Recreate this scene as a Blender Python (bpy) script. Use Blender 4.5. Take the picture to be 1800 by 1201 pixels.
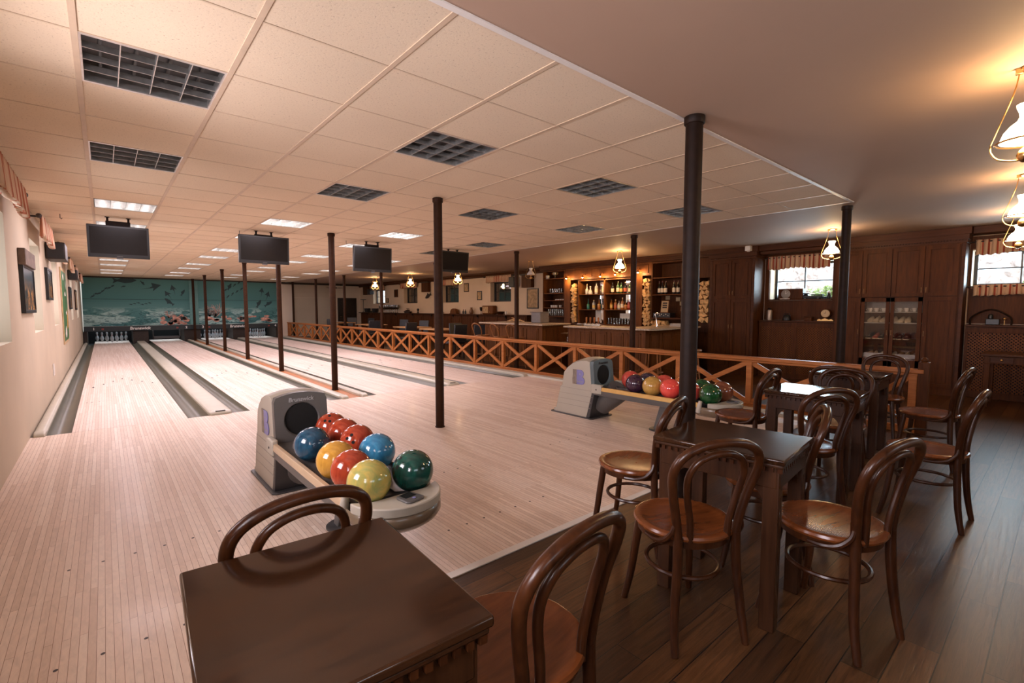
import bpy, math, random
from mathutils import Vector, Matrix
random.seed(7)
PI = math.pi; R = math.radians
for o in list(bpy.data.objects): bpy.data.objects.remove(o)
C = bpy.context.scene.collection
sc = bpy.context.scene
H = 2.569
# ------------------------------------------------------------ camera
cam = bpy.data.cameras.new('camera'); camo = bpy.data.objects.new('camera', cam); C.objects.link(camo)
YAW, PIT = 0.707, -0.070
fw = Vector((math.sin(YAW)*math.cos(PIT), math.cos(YAW)*math.cos(PIT), math.sin(PIT)))
camo.location = (0.326, -6.999, 1.355)
camo.rotation_euler = fw.to_track_quat('-Z', 'Y').to_euler()
cam.sensor_width = 36; cam.lens = 36*838/1800; cam.clip_start = .02
sc.camera = camo
# ------------------------------------------------------------ world, light, exposure
w = bpy.data.worlds.new('daylight'); sc.world = w; w.use_nodes = True
bg = w.node_tree.nodes['Background']; bg.inputs[0].default_value = (.72, .86, 1, 1); bg.inputs[1].default_value = 3.2
sc.view_settings.view_transform = 'Standard'; sc.view_settings.look = 'None'
sc.view_settings.exposure = 0.62; sc.view_settings.gamma = 1; sc.view_settings.use_curve_mapping = False
sc.cycles.use_denoising = True
sc.cycles.max_bounces = 8; sc.cycles.diffuse_bounces = 5; sc.cycles.glossy_bounces = 4; sc.cycles.transparent_max_bounces = 10
sc.cycles.sample_clamp_indirect = 4; sc.cycles.caustics_reflective = False; sc.cycles.caustics_refractive = False
def area(name, loc, rot, sx, sy, power, col):
    l = bpy.data.lights.new(name, 'AREA'); l.shape = 'RECTANGLE'; l.size = sx; l.size_y = sy; l.energy = power; l.color = col
    o = bpy.data.objects.new(name, l); o.location = loc; o.rotation_euler = rot; C.objects.link(o); return o
LEFTWIN = [(-7.35, -6.2), (-4.9, -3.8), (-1.95, -.77), (1.17, 2.27), (4.3, 5.35), (7.35, 8.4), (9.95, 11.0), (13.5, 14.6)]
DAY = (1, .87, .94)
for k, (a, b) in enumerate(LEFTWIN):      # daylight standing in the left wall's windows
    area('window_daylight', (-.80, (a+b)/2, 1.62), (0, R(-90), 0), 1.1, 1.0, 66 if k < 2 else 6, DAY)
RIGHTWIN = [(-7.0, -5.97), (-4.12, -3.04), (5.02, 6.12), (8.07, 9.23), (11.2, 12.4), (14.3, 15.6)]
for a, b in RIGHTWIN[:2]:
    area('window_daylight', (10.98, (a+b)/2, 1.9), (0, R(90), 0), .55, .95, 34 if a < -5 else 30, (.60, .84, 1))
ADDED_BACKWIN = [(-.1, 1.5), (3.2, 4.8), (6.4, 8.0)]
for a, b in ADDED_BACKWIN:      # unseen windows and dim fill light added behind the camera
    area('window_daylight', ((a+b)/2, -9.12, 1.75), (R(90), 0, 0), 1.5, .9, 3, (1, .88, .84))
# ------------------------------------------------------------ materials
def NT(name):
    m = bpy.data.materials.new(name); m.use_nodes = True
    return m, m.node_tree, m.node_tree.nodes['Principled BSDF']
def setp(b, col=None, rough=None, metal=None, spec=None, coat=None, coatr=.1, emis=None, es=0, trans=None):
    if col is not None: b.inputs['Base Color'].default_value = (*col, 1)
    if rough is not None: b.inputs['Roughness'].default_value = rough
    if metal is not None: b.inputs['Metallic'].default_value = metal
    if spec is not None: b.inputs['Specular IOR Level'].default_value = spec
    if coat is not None: b.inputs['Coat Weight'].default_value = coat; b.inputs['Coat Roughness'].default_value = coatr
    if emis is not None: b.inputs['Emission Color'].default_value = (*emis, 1); b.inputs['Emission Strength'].default_value = es
def mapped(nt, scale=(1, 1, 1), rot=(0, 0, 0), loc=(0, 0, 0)):
    t = nt.nodes.new('ShaderNodeTexCoord'); m = nt.nodes.new('ShaderNodeMapping')
    m.inputs['Scale'].default_value = scale; m.inputs['Rotation'].default_value = rot; m.inputs['Location'].default_value = loc
    nt.links.new(t.outputs['Object'], m.inputs[0]); return m.outputs[0]
def ramp(nt, fac, stops):
    r = nt.nodes.new('ShaderNodeValToRGB'); nt.links.new(fac, r.inputs[0])
    while len(r.color_ramp.elements) < len(stops): r.color_ramp.elements.new(.5)
    for e, (p, c) in zip(r.color_ramp.elements, stops): e.position = p; e.color = (*c, 1)
    return r.outputs[0]
def noise(nt, vec, scale=5, detail=4, dist=0, rough=.5):
    n = nt.nodes.new('ShaderNodeTexNoise'); nt.links.new(vec, n.inputs['Vector'])
    n.inputs['Scale'].default_value = scale; n.inputs['Detail'].default_value = detail; n.inputs['Distortion'].default_value = dist; n.inputs['Roughness'].default_value = rough
    return n.outputs['Fac']
def bump(nt, b, h, strength=.2, dist=.002):
    n = nt.nodes.new('ShaderNodeBump'); n.inputs['Strength'].default_value = strength; n.inputs['Distance'].default_value = dist
    nt.links.new(h, n.inputs['Height']); nt.links.new(n.outputs[0], b.inputs['Normal'])
def mixc(nt, f, a, b, mode='MIX'):
    m = nt.nodes.new('ShaderNodeMix'); m.data_type = 'RGBA'; m.blend_type = mode
    if isinstance(f, (int, float)): m.inputs[0].default_value = f
    else: nt.links.new(f, m.inputs[0])
    for i, v in ((6, a), (7, b)):
        if isinstance(v, tuple): m.inputs[i].default_value = (*v, 1)
        else: nt.links.new(v, m.inputs[i])
    return m.outputs[2]
def plain(name, col, rough=.5, metal=0, var=.08, nscale=12, coat=0, spec=.5, emis=None, es=0, bmp=0):
    m, nt, b = NT(name); setp(b, col, rough, metal, spec, coat, .1, emis, es)
    v = noise(nt, mapped(nt), nscale, 5)
    c = ramp(nt, v, [(.3, tuple(x*(1-var) for x in col)), (.7, tuple(min(1, x*(1+var)) for x in col))])
    nt.links.new(c, b.inputs['Base Color'])
    if bmp: bump(nt, b, v, bmp, .002)
    return m
def wood(name, dark, light, axis=2, rough=.35, scale=6, stretch=.08, coat=0, bmp=.08, spec=.3):
    m, nt, b = NT(name); setp(b, dark, rough, 0, spec, coat, .15)
    s = [1, 1, 1]; s[axis] = stretch
    vec = mapped(nt, tuple(s)); n1 = noise(nt, vec, scale*3, 6, .6, .6); n2 = noise(nt, vec, scale*14, 3)
    mid = tuple((a+c)/2 for a, c in zip(dark, light))
    col = ramp(nt, n1, [(.3, dark), (.52, mid), (.72, light)])
    col = mixc(nt, .35, col, ramp(nt, n2, [(.35, dark), (.65, light)]))
    nt.links.new(col, b.inputs['Base Color']); bump(nt, b, n2, bmp, .001); return m
def emit(name, col, s):
    m, nt, b = NT(name); setp(b, (0.8, .8, .8), .4, emis=col, es=s)
    v = noise(nt, mapped(nt), 8, 2)
    nt.links.new(ramp(nt, v, [(0, tuple(c*.93 for c in col)), (1, col)]), b.inputs['Emission Color']); return m
def glassm(name, tint=(1, 1, 1), refl=.12, rough=.02):
    m, nt, b = NT(name); nt.nodes.remove(b); out = nt.nodes['Material Output']
    t = nt.nodes.new('ShaderNodeBsdfTransparent'); t.inputs[0].default_value = (*tint, 1)
    g = nt.nodes.new('ShaderNodeBsdfGlossy'); g.inputs['Roughness'].default_value = rough
    lw = nt.nodes.new('ShaderNodeLayerWeight'); lw.inputs[0].default_value = .25
    mr = nt.nodes.new('ShaderNodeMapRange'); mr.inputs['To Min'].default_value = refl*.5; mr.inputs['To Max'].default_value = min(1, refl*5)
    nt.links.new(lw.outputs['Fresnel'], mr.inputs[0])
    mx = nt.nodes.new('ShaderNodeMixShader'); nt.links.new(mr.outputs[0], mx.inputs[0])
    nt.links.new(t.outputs[0], mx.inputs[1]); nt.links.new(g.outputs[0], mx.inputs[2]); nt.links.new(mx.outputs[0], out.inputs[0]); return m
def stripes(name, axis, period, cols, rough=.8, warp=.0):
    m, nt, b = NT(name); setp(b, cols[0], rough, 0, .2)
    v = mapped(nt); sp = nt.nodes.new('ShaderNodeSeparateXYZ'); nt.links.new(v, sp.inputs[0])
    mm = nt.nodes.new('ShaderNodeMath'); mm.operation = 'MULTIPLY'; mm.inputs[1].default_value = 1/period; nt.links.new(sp.outputs[axis], mm.inputs[0])
    fr = nt.nodes.new('ShaderNodeMath'); fr.operation = 'FRACT'; nt.links.new(mm.outputs[0], fr.inputs[0])
    r = nt.nodes.new('ShaderNodeValToRGB'); r.color_ramp.interpolation = 'CONSTANT'; nt.links.new(fr.outputs[0], r.inputs[0])
    n = len(cols)
    while len(r.color_ramp.elements) < n: r.color_ramp.elements.new(.5)
    pos = [0, .30, .42, .72, .84, .93][:n]
    for e, p, c in zip(r.color_ramp.elements, pos, cols): e.position = p; e.color = (*c, 1)
    nt.links.new(r.outputs[0], b.inputs['Base Color']); return m
def planks(name, cols, bw, rh, mort, mortc, rough, rotz=0, grain=.5, coat=0, coatr=.1, spec=.5, gstretch=(.08, 1, 1), bm=.15):
    m, nt, b = NT(name); setp(b, cols[0], rough, 0, spec, coat, coatr)
    v = mapped(nt, rot=(0, 0, rotz))
    br = nt.nodes.new('ShaderNodeTexBrick'); nt.links.new(v, br.inputs['Vector'])
    br.inputs['Scale'].default_value = 1; br.inputs['Brick Width'].default_value = bw; br.inputs['Row Height'].default_value = rh
    br.inputs['Mortar Size'].default_value = mort; br.inputs['Mortar Smooth'].default_value = .1; br.offset = .37; br.offset_frequency = 2
    br.inputs['Color1'].default_value = (0, 0, 0, 1); br.inputs['Color2'].default_value = (1, 1, 1, 1); br.inputs['Mortar'].default_value = (.5, .5, .5, 1)
    base = ramp(nt, br.outputs['Color'], [(0, cols[0]), (.5, cols[1]), (1, cols[2])])
    sp = nt.nodes.new('ShaderNodeMapping'); sp.inputs['Scale'].default_value = gstretch; nt.links.new(v, sp.inputs[0])
    # shift the grain from board to board
    ad = nt.nodes.new('ShaderNodeVectorMath'); ad.operation = 'ADD'; nt.links.new(sp.outputs[0], ad.inputs[0])
    sc_ = nt.nodes.new('ShaderNodeVectorMath'); sc_.operation = 'SCALE'; sc_.inputs['Scale'].default_value = 7; nt.links.new(br.outputs['Color'], sc_.inputs[0]); nt.links.new(sc_.outputs[0], ad.inputs[1])
    g = noise(nt, ad.outputs[0], 28, 6, 1.2, .62)
    gc = ramp(nt, g, [(.30, tuple(1-grain for _ in range(3))), (.6, (1, 1, 1))])
    col = mixc(nt, 1, base, gc, 'MULTIPLY')
    col = mixc(nt, br.outputs['Fac'], col, mortc)
    nt.links.new(col, b.inputs['Base Color'])
    mh = nt.nodes.new('ShaderNodeMath'); mh.operation = 'MULTIPLY_ADD'; mh.inputs[1].default_value = -1.5; nt.links.new(br.outputs['Fac'], mh.inputs[0]); nt.links.new(g, mh.inputs[2])
    bump(nt, b, mh.outputs[0], bm, .002); return m
# woods
W_TABLE = wood('dark_walnut_table', (.012, .0045, .002), (.046, .017, .006), 0, .13, 5, .12, coat=0, bmp=.015, spec=.5)
W_TLEG = wood('dark_walnut_frame', (.018, .006, .002), (.055, .020, .007), 2, .35, 6, spec=.25)
W_CHAIR = wood('bentwood_brown', (.016, .0045, .0015), (.060, .018, .005), 2, .30, 5, .2, coat=.05)
W_SEAT = wood('seat_veneer', (.085, .022, .005), (.19, .055, .014), 1, .24, 5, .12, coat=.12)
W_CAB = wood('cabinet_walnut', (.042, .0125, .003), (.112, .036, .009), 2, .5, 4, .09, spec=.15)
W_CABH = wood('cornice_walnut', (.036, .011, .003), (.098, .032, .009), 1, .45, 4, .05, spec=.18)
W_BAR = wood('bar_front_oak', (.080, .026, .006), (.19, .066, .017), 2, .45, 4, .09, spec=.15)
W_RAIL = wood('railing_pine', (.30, .095, .022), (.50, .18, .045), 1, .4, 5, .08)
W_LOUNGE = wood('lounge_table_oak', (.36, .18, .07), (.55, .30, .13), 0, .4, 5, .1)
W_DARK = plain('black_brown_wood', (.02, .009, .004), .5, var=.3)
LANE = planks('lane_maple', [(.72, .57, .48), (.80, .66, .57), (.85, .73, .65)], 1.25, .027, .0009, (.30, .17, .10), .5, R(90), .14, coat=.05, spec=.35, coatr=.12, gstretch=(.35, 1.2, 1), bm=.03)
APPR = planks('approach_maple', [(.70, .54, .43), (.79, .63, .52), (.85, .71, .60)], 1.1, .027, .0009, (.30, .17, .10), .46, R(90), .16, coat=.05, spec=.4, coatr=.14, gstretch=(.35, 1.2, 1), bm=.03)
WOODFL = planks('brown_oak_floor', [(.050, .020, .007), (.085, .034, .011), (.120, .050, .017)], .92, .1225, .0022, (.006, .003, .0015), .36, 0, .66, coat=0, spec=.45, gstretch=(.12, 1.8, 1), bm=.5)
WALL = plain('warm_white_plaster', (.54, .45, .335), .85, var=.06, nscale=1.3, bmp=.05)
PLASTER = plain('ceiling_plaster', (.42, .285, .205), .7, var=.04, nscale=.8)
WALLR = plain('lounge_plaster', (.66, .50, .34), .85, var=.06, nscale=1.3, bmp=.05)
WALLB = plain('back_wall_plaster', (.70, .60, .48), .8, var=.05, nscale=1.1)
def tilemat():
    m, nt, b = NT('mineral_ceiling_tile'); setp(b, (.7, .6, .5), .9, 0, .2)
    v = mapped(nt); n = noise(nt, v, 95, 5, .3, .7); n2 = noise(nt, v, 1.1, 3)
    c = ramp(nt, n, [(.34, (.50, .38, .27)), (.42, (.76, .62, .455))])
    c = mixc(nt, 1, c, ramp(nt, n2, [(.3, (.93, .93, .93)), (.7, (1, 1, 1))]), 'MULTIPLY')
    nt.links.new(c, b.inputs['Base Color']); bump(nt, b, n, .3, .003); return m
TILE = tilemat()
TBAR = plain('painted_ceiling_grid', (.58, .44, .31), .5, var=.05)
STEEL = plain('brown_painted_steel', (.034, .013, .005), .55, .0, spec=.12, var=.25, nscale=20, bmp=.06)
STEELB = plain('black_painted_steel', (.014, .006, .003), .5, .0, spec=.14, var=.3, nscale=20)
BRASS = plain('brass', (.70, .42, .16), .28, 1, var=.12)
OLDBR = plain('aged_brass', (.22, .12, .05), .4, .8, var=.2)
CHROME = plain('chrome', (.75, .75, .75), .15, 1, var=.05)
ALU = plain('louvre_aluminium', (.62, .62, .60), .28, .9, var=.12, nscale=30)
BLACK = plain('black_plastic', (.012, .011, .011), .35, var=.2)
SCREEN = plain('screen_glass', (.012, .008, .006), .25, var=.05, spec=.2)
GREYP = plain('grey_plastic', (.095, .088, .082), .4, var=.06, nscale=4)
DGREYP = plain('dark_grey_plastic', (.045, .042, .042), .38, var=.08)
BEIGEP = plain('beige_plastic', (.42, .38, .31), .38, var=.04, nscale=3)
CAPM = plain('cream_capping_plastic', (.52, .49, .40), .35, var=.06, nscale=5)
GUTM = plain('olive_gutter', (.085, .08, .052), .35, var=.15, nscale=3)
WHITEP = plain('white_paint', (.75, .71, .66), .45, var=.04)
PAPER = plain('aged_paper', (.50, .36, .20), .7, var=.18, nscale=9)
DARKIN = plain('dark_void', (.004, .004, .004), .9, var=.1)
BLACKL = plain('black_leather', (.022, .023, .026), .38, var=.2, nscale=25)
GRANITE = plain('speckled_granite', (.52, .39, .27), .3, var=.6, nscale=90)
LOGM = plain('split_log_end', (.62, .37, .15), .75, var=.45, nscale=18)
BARK = plain('log_bark', (.10, .045, .018), .9, var=.3, nscale=18)
GLASS = glassm('window_glass'); GLASSW = glassm('drinking_glass', (.92, .92, .9), .22)
MIRROR = plain('mirror', (.8, .78, .74), .03, 1, var=.02)
OPAL = emit('opal_lamp_glass', (1, .78, .48), 9)
OPALOFF = plain('unlit_opal_glass', (.75, .72, .68), .25)
BULB = emit('spot_bulb', (1, .72, .36), 60)
TUBE_ON = emit('fluorescent_tube_on', (1, .87, .88), 9)
TUBE_OFF = plain('fluorescent_tube_off', (.10, .10, .10), .5)  # near-black, shade inside the unlit lights put into the tube colour
CURT = stripes('striped_valance', 1, .16, [(.62, .42, .27), (.30, .055, .03), (.60, .40, .26), (.38, .08, .045), (.62, .42, .27)], .85)
CURTL = stripes('striped_valance_left', 1, .13, [(.66, .46, .32), (.42, .13, .07), (.64, .44, .30), (.48, .17, .10), (.66, .46, .32)], .85)
# ------------------------------------------------------------ mesh builder
class MB:
    def __init__(s): s.v = []; s.f = []
    def quadbox(s, c):      # eight corners
        n = len(s.v); s.v += [tuple(p) for p in c]
        s.f += [tuple(n+i for i in q) for q in ((0, 3, 2, 1), (4, 5, 6, 7), (0, 1, 5, 4), (1, 2, 6, 5), (2, 3, 7, 6), (3, 0, 4, 7))]; return s
    def box(s, x0, x1, y0, y1, z0, z1):
        return s.quadbox([(x0, y0, z0), (x1, y0, z0), (x1, y1, z0), (x0, y1, z0), (x0, y0, z1), (x1, y0, z1), (x1, y1, z1), (x0, y1, z1)])
    def bar(s, a, b, w, h, up=(0, 0, 1)):
        a = Vector(a); b = Vector(b); d = (b-a).normalized(); u = Vector(up)
        if abs(d.dot(u)) > .98: u = Vector((1, 0, 0))
        r = d.cross(u).normalized()*w/2; u = r.cross(d).normalized()*h/2
        return s.quadbox([a-r-u, a+r-u, a+r+u, a-r+u, b-r-u, b+r-u, b+r+u, b-r+u])
    def tube(s, pts, rad, n=8, closed=False, cap=True, sub=1):
        P = [Vector(p) for p in pts]
        rr = list(rad) if isinstance(rad, (list, tuple)) else [rad]*len(P)
        if sub > 1:
            Q = []; RR = []; m = len(P); rng = range(m if closed else m-1)
            for i in rng:
                g = (lambda k: P[k % m]) if closed else (lambda k: P[min(max(k, 0), m-1)])
                p0, p1, p2, p3 = g(i-1), g(i), g(i+1), g(i+2)
                for j in range(sub):
                    t = j/sub
                    Q.append(.5*((2*p1)+(p2-p0)*t+(2*p0-5*p1+4*p2-p3)*t*t+(3*p1-p0-3*p2+p3)*t**3)); RR.append(rr[i]*(1-t)+rr[(i+1) % m]*t)
            if not closed: Q.append(P[-1]); RR.append(rr[-1])
            P, rr = Q, RR
        m = len(P); base = len(s.v)
        T = [((P[(i+1) % m]-P[i-1]) if closed else (P[min(i+1, m-1)]-P[max(i-1, 0)])).normalized() for i in range(m)]
        up = Vector((0, 0, 1)) if abs(T[0].z) < .9 else Vector((1, 0, 0)); N = T[0].cross(up).normalized()
        for i in range(m):
            N = (N-T[i]*N.dot(T[i])).normalized(); B = T[i].cross(N)
            for k in range(n):
                a = 2*PI*k/n; s.v.append(tuple(P[i]+(N*math.cos(a)+B*math.sin(a))*rr[i]))
        for i in range(m if closed else m-1):
            j = (i+1) % m
            for k in range(n):
                l = (k+1) % n; s.f.append((base+i*n+k, base+i*n+l, base+j*n+l, base+j*n+k))
        if cap and not closed: s.f.append(tuple(base+k for k in reversed(range(n)))); s.f.append(tuple(base+(m-1)*n+k for k in range(n)))
        return s
    def lathe(s, prof, n=24, c=(0, 0, 0), cap=True):
        base = len(s.v); m = len(prof)
        for r, z in prof:
            for k in range(n):
                a = 2*PI*k/n; s.v.append((c[0]+r*math.cos(a), c[1]+r*math.sin(a), c[2]+z))
        for i in range(m-1):
            for k in range(n):
                l = (k+1) % n; s.f.append((base+i*n+k, base+i*n+l, base+(i+1)*n+l, base+(i+1)*n+k))
        if cap: s.f.append(tuple(base+k for k in reversed(range(n)))); s.f.append(tuple(base+(m-1)*n+k for k in range(n)))
        return s
    def prism(s, poly, lo, hi, axis=2):      # poly of 2D points, extruded along axis
        base = len(s.v); n = len(poly)
        def mk(p, h): return {2: (p[0], p[1], h), 1: (p[0], h, p[1]), 0: (h, p[0], p[1])}[axis]
        for h in (lo, hi): s.v += [mk(p, h) for p in poly]
        for k in range(n):
            l = (k+1) % n; s.f.append((base+k, base+l, base+n+l, base+n+k))
        s.f.append(tuple(base+k for k in reversed(range(n)))); s.f.append(tuple(base+n+k for k in range(n))); return s
    def grid(s, fn, nu, nv, closeu=False):
        base = len(s.v)
        for i in range(nu+1):
            for j in range(nv+1): s.v.append(tuple(fn(i/nu, j/nv)))
        for i in range(nu):
            for j in range(nv):
                a = base+i*(nv+1)+j; s.f.append((a, a+nv+1, a+nv+2, a+1))
        return s
    def sphere(s, c, r, nu=24, nv=14, sx=1, sy=1, sz=1):
        prof = [(r*math.sin(PI*i/nv), -r*math.cos(PI*i/nv)) for i in range(1, nv)]
        base = len(s.v); n = nu
        for pr, z in prof:
            for k in range(n): a = 2*PI*k/n; s.v.append((c[0]+pr*math.cos(a)*sx, c[1]+pr*math.sin(a)*sy, c[2]+z*sz))
        for i in range(len(prof)-1):
            for k in range(n): l = (k+1) % n; s.f.append((base+i*n+k, base+i*n+l, base+(i+1)*n+l, base+(i+1)*n+k))
        b = len(s.v); s.v += [(c[0], c[1], c[2]-r*sz), (c[0], c[1], c[2]+r*sz)]; e = base+(len(prof)-1)*n
        for k in range(n): l = (k+1) % n; s.f.append((b, base+l, base+k)); s.f.append((b+1, e+k, e+l))
        return s
    def xform(s, M): s.v = [tuple(M @ Vector(p)) for p in s.v]; return s
def build(name, mb, mat, parent=None, smooth=True, bevel=0, loc=None, angle=40):
    me = bpy.data.meshes.new(name); me.from_pydata(mb.v, [], mb.f); me.materials.append(mat); me.validate()
    import bmesh
    b = bmesh.new(); b.from_mesh(me); bmesh.ops.recalc_face_normals(b, faces=b.faces); b.to_mesh(me); b.free()
    if smooth:
        me.polygons.foreach_set('use_smooth', [True]*len(me.polygons)); me.set_sharp_from_angle(angle=R(angle))
    o = bpy.data.objects.new(name, me); C.objects.link(o)
    if parent: o.parent = parent
    if loc: o.location = loc
    if bevel:
        md = o.modifiers.new('bevel', 'BEVEL'); md.width = bevel; md.segments = 2; md.limit_method = 'ANGLE'; md.angle_limit = R(35)
    return o
def tag(o, label, cat, group=None):
    o['label'] = label; o['category'] = cat
    if group: o['group'] = group
    return o
def thing(name, label, cat, loc=(0, 0, 0), rz=0, group=None):
    o = bpy.data.objects.new(name, None); C.objects.link(o); o.location = loc; o.rotation_euler = (0, 0, rz); o.empty_display_size = .1
    return tag(o, label, cat, group)
def struct(name, mb, mat, bevel=0, smooth=False):
    o = build(name, mb, mat, smooth=smooth, bevel=bevel); o['kind'] = 'structure'; return o
def dup(root, loc, rz, label, group=None):
    r = root.copy(); C.objects.link(r); r.location = loc; r.rotation_euler = (0, 0, rz); r['label'] = label
    if group: r['group'] = group
    for ch in list(root.children):
        c = ch.copy(); C.objects.link(c); c.parent = r
        for g in ch.children:
            d = g.copy(); C.objects.link(d); d.parent = c
    return r
def text(name, s, size, mat, M, parent=None, ext=.002, off=.0, shear=0, ax='CENTER'):
    cu = bpy.data.curves.new(name, 'FONT'); cu.body = s; cu.size = size; cu.extrude = ext; cu.offset = off; cu.shear = shear; cu.align_x = ax; cu.align_y = 'CENTER'
    t = bpy.data.objects.new('t', cu); C.objects.link(t); bpy.context.view_layer.update()
    me = bpy.data.meshes.new_from_object(t.evaluated_get(bpy.context.evaluated_depsgraph_get())); bpy.data.objects.remove(t)
    me.transform(M); me.materials.clear(); me.materials.append(mat); me.name = name
    o = bpy.data.objects.new(name, me); C.objects.link(o)
    if parent: o.parent = parent
    return o
FACE_MY = Matrix.Rotation(R(90), 4, 'X')                                  # text facing -Y
FACE_MX = Matrix.Rotation(R(-90), 4, 'Z') @ Matrix.Rotation(R(90), 4, 'X')  # text facing -X
ORD = ['first', 'second', 'third', 'fourth', 'fifth', 'sixth', 'seventh', 'eighth', 'ninth', 'tenth', 'eleventh', 'twelfth']
# ============================================================ THE SETTING
XL, XR, YB, YF, YE = -.32, 10.55, -8.6, 17.25, -5.03
struct('floor', MB().box(XL, XR, YB, YE-.025, -.12, 0).box(6.86, XR, YE-.025, YF+.05, -.12, 0), WOODFL)
struct('floor_approach', MB().box(XL, 6.70, YE+.025, 0, -.12, 0), APPR)
struct('trim_1', MB().box(XL, 6.86, YE-.025, YE+.025, -.12, .006), WHITEP, .002)
struct('trim_2', MB().box(6.70, 6.86, YE+.025, 17.25, -.12, .035), CAPM, .008)
# ceiling: plaster, and the tiled field with openings for the lights
GX0, GY0 = -.319, -5.304
TX1, NXc, NYc = GX0+12*.6, 12, 38
LIGHTS = {}
for i in (1, 4, 7, 10):
    for j in (2, 5, 9, 12, 16, 19, 23, 26, 30, 33): LIGHTS[(i, j)] = 1
tm = MB()
for i in range(NXc):
    for j in range(NYc):
        if (i, j) in LIGHTS: continue
        x, y = GX0+i*.6, GY0+j*.6
        if y > YF: continue
        y1 = min(y+.6, YF)
        n = len(tm.v); tm.v += [(x, y, H), (x+.6, y, H), (x+.6, y1, H), (x, y1, H)]; tm.f.append((n, n+3, n+2, n+1))
struct('ceiling', tm, TILE)
struct('ceiling_slab', MB().box(XL, XR+.2, YB, YF+.3, H+.30, H+.36), PLASTER)
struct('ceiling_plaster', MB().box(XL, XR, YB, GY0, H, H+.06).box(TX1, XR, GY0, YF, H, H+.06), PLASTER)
g = MB()
for i in range(1, NXc+1): g.box(GX0+i*.6-.013, GX0+i*.6+.013, GY0, YF, H-.004, H+.02)
struct('trim_ceiling_runners', g, TBAR, .001)
g = MB()
for j in range(1, NYc): g.box(GX0, TX1, GY0+j*.6-.005, GY0+j*.6+.005, H-.0025, H+.018)
struct('trim_ceiling_cross_bars', g, TBAR)
struct('trim_ceiling_edge', MB().box(GX0, TX1+.02, GY0-.02, GY0+.012, H-.006, H+.02).box(TX1-.012, TX1+.02, GY0, YF, H-.006, H+.02), WHITEP)
# left wall with deep window niches
def wall_with_openings(x0, x1, y0, y1, ops, z0, z1):
    m = MB(); y = y0
    for a, b, c, d in sorted(ops):
        m.box(x0, x1, y, a, z0, z1); m.box(x0, x1, a, b, z0, c); m.box(x0, x1, a, b, d, z1); y = b
    m.box(x0, x1, y, y1, z0, z1); return m
struct('wall_left', wall_with_openings(-.86, XL, YB, YF+.3, [(a, b, 1.05, 2.20) for a, b in LEFTWIN], -.12, H+.3), WALL)
struct('wall_right', wall_with_openings(XR, XR+.42, YB, YF+.3, [(a, b, (1.69 if b < -5 else 1.53 if b < 0 else 1.57), 2.24) for a, b in RIGHTWIN], -.12, H+.3), WALLR)
bw = MB(); x = XL
for a, b in ADDED_BACKWIN: bw.box(x, a, YB-.4, YB, -.12, H+.3).box(a, b, YB-.4, YB, -.12, 1.35).box(a, b, YB-.4, YB, 2.15, H+.3); x = b
bw.box(x, XR, YB-.4, YB, -.12, H+.3)
struct('wall_front', bw, WALL)
struct('wall_back', MB().box(6.56, 9.38, YF-.10, YF+.3, -.12, H+.3).box(10.28, XR, YF-.10, YF+.3, -.12, H+.3).box(9.38, 10.28, YF-.10, YF+.3, 1.82, H+.3).box(XL, 6.56, YF+2.2, YF+2.4, -.5, H+.3).box(6.56, 6.7, YF-.1, YF+2.3, -.12, H+.3), WALLB)
struct('wall_left_end', MB().box(-.86, XL, YF, YF+2.4, -.12, H+.3), WALLB)
pan = MB().box(7.25, 8.99, YF-.115, YF-.10, 1.86, 2.46).box(7.25, 8.99, YF-.115, YF-.10, .05, 1.845)
struct('trim_wall_panel', pan, WALL, .003)
# wooden crown along back and right walls
def crown(y0, y1, xf, n=0):
    m = MB(); pr = [(0, 0), (0, -.05), (.035, -.055), (.06, -.09), (.075, -.13), (.075, -.15), (.12, -.15), (.12, 0)]
    return MB().prism([(xf+a, H+b) for a, b in pr], y0, y1, 1)
struct('trim_crown_right', crown(3.2, YF-.1, 10.40), W_CABH)
struct('trim_crown_back', MB().box(6.6, XR, YF-.2, YF-.10, H-.09, H), W_DARK, .01)
struct('trim_crown_mural', MB().box(XL, 6.6, YF-.03, YF+.02, H-.05, H), W_DARK, .005)
struct('trim_crown_front', MB().box(XL, XR, YB, YB+.08, H-.1, H), W_DARK, .01)
# door in the back wall
d = build('door_1', MB().box(9.38, 10.28, YF-.06, YF-.02, 0, 1.82), W_DARK); d['kind'] = 'structure'
build('door_frame', MB().box(9.34, 9.40, YF-.13, YF-.05, 0, 1.86).box(10.26, 10.32, YF-.13, YF-.05, 0, 1.86).box(9.34, 10.32, YF-.13, YF-.05, 1.81, 1.87), W_DARK, d, bevel=.004)
dm = MB()
for a, b, c, e in ((9.48, 9.78, .15, .85), (9.88, 10.18, .15, .85), (9.48, 9.78, .95, 1.70), (9.88, 10.18, .95, 1.70)): dm.box(a, b, YF-.075, YF-.06, c, e)
build('door_panel', dm, W_DARK, d, bevel=.006)
build('door_handle', MB().tube([(9.47, YF-.06, .92), (9.47, YF-.11, .92), (9.57, YF-.11, .92)], .009), BRASS, d)
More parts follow.
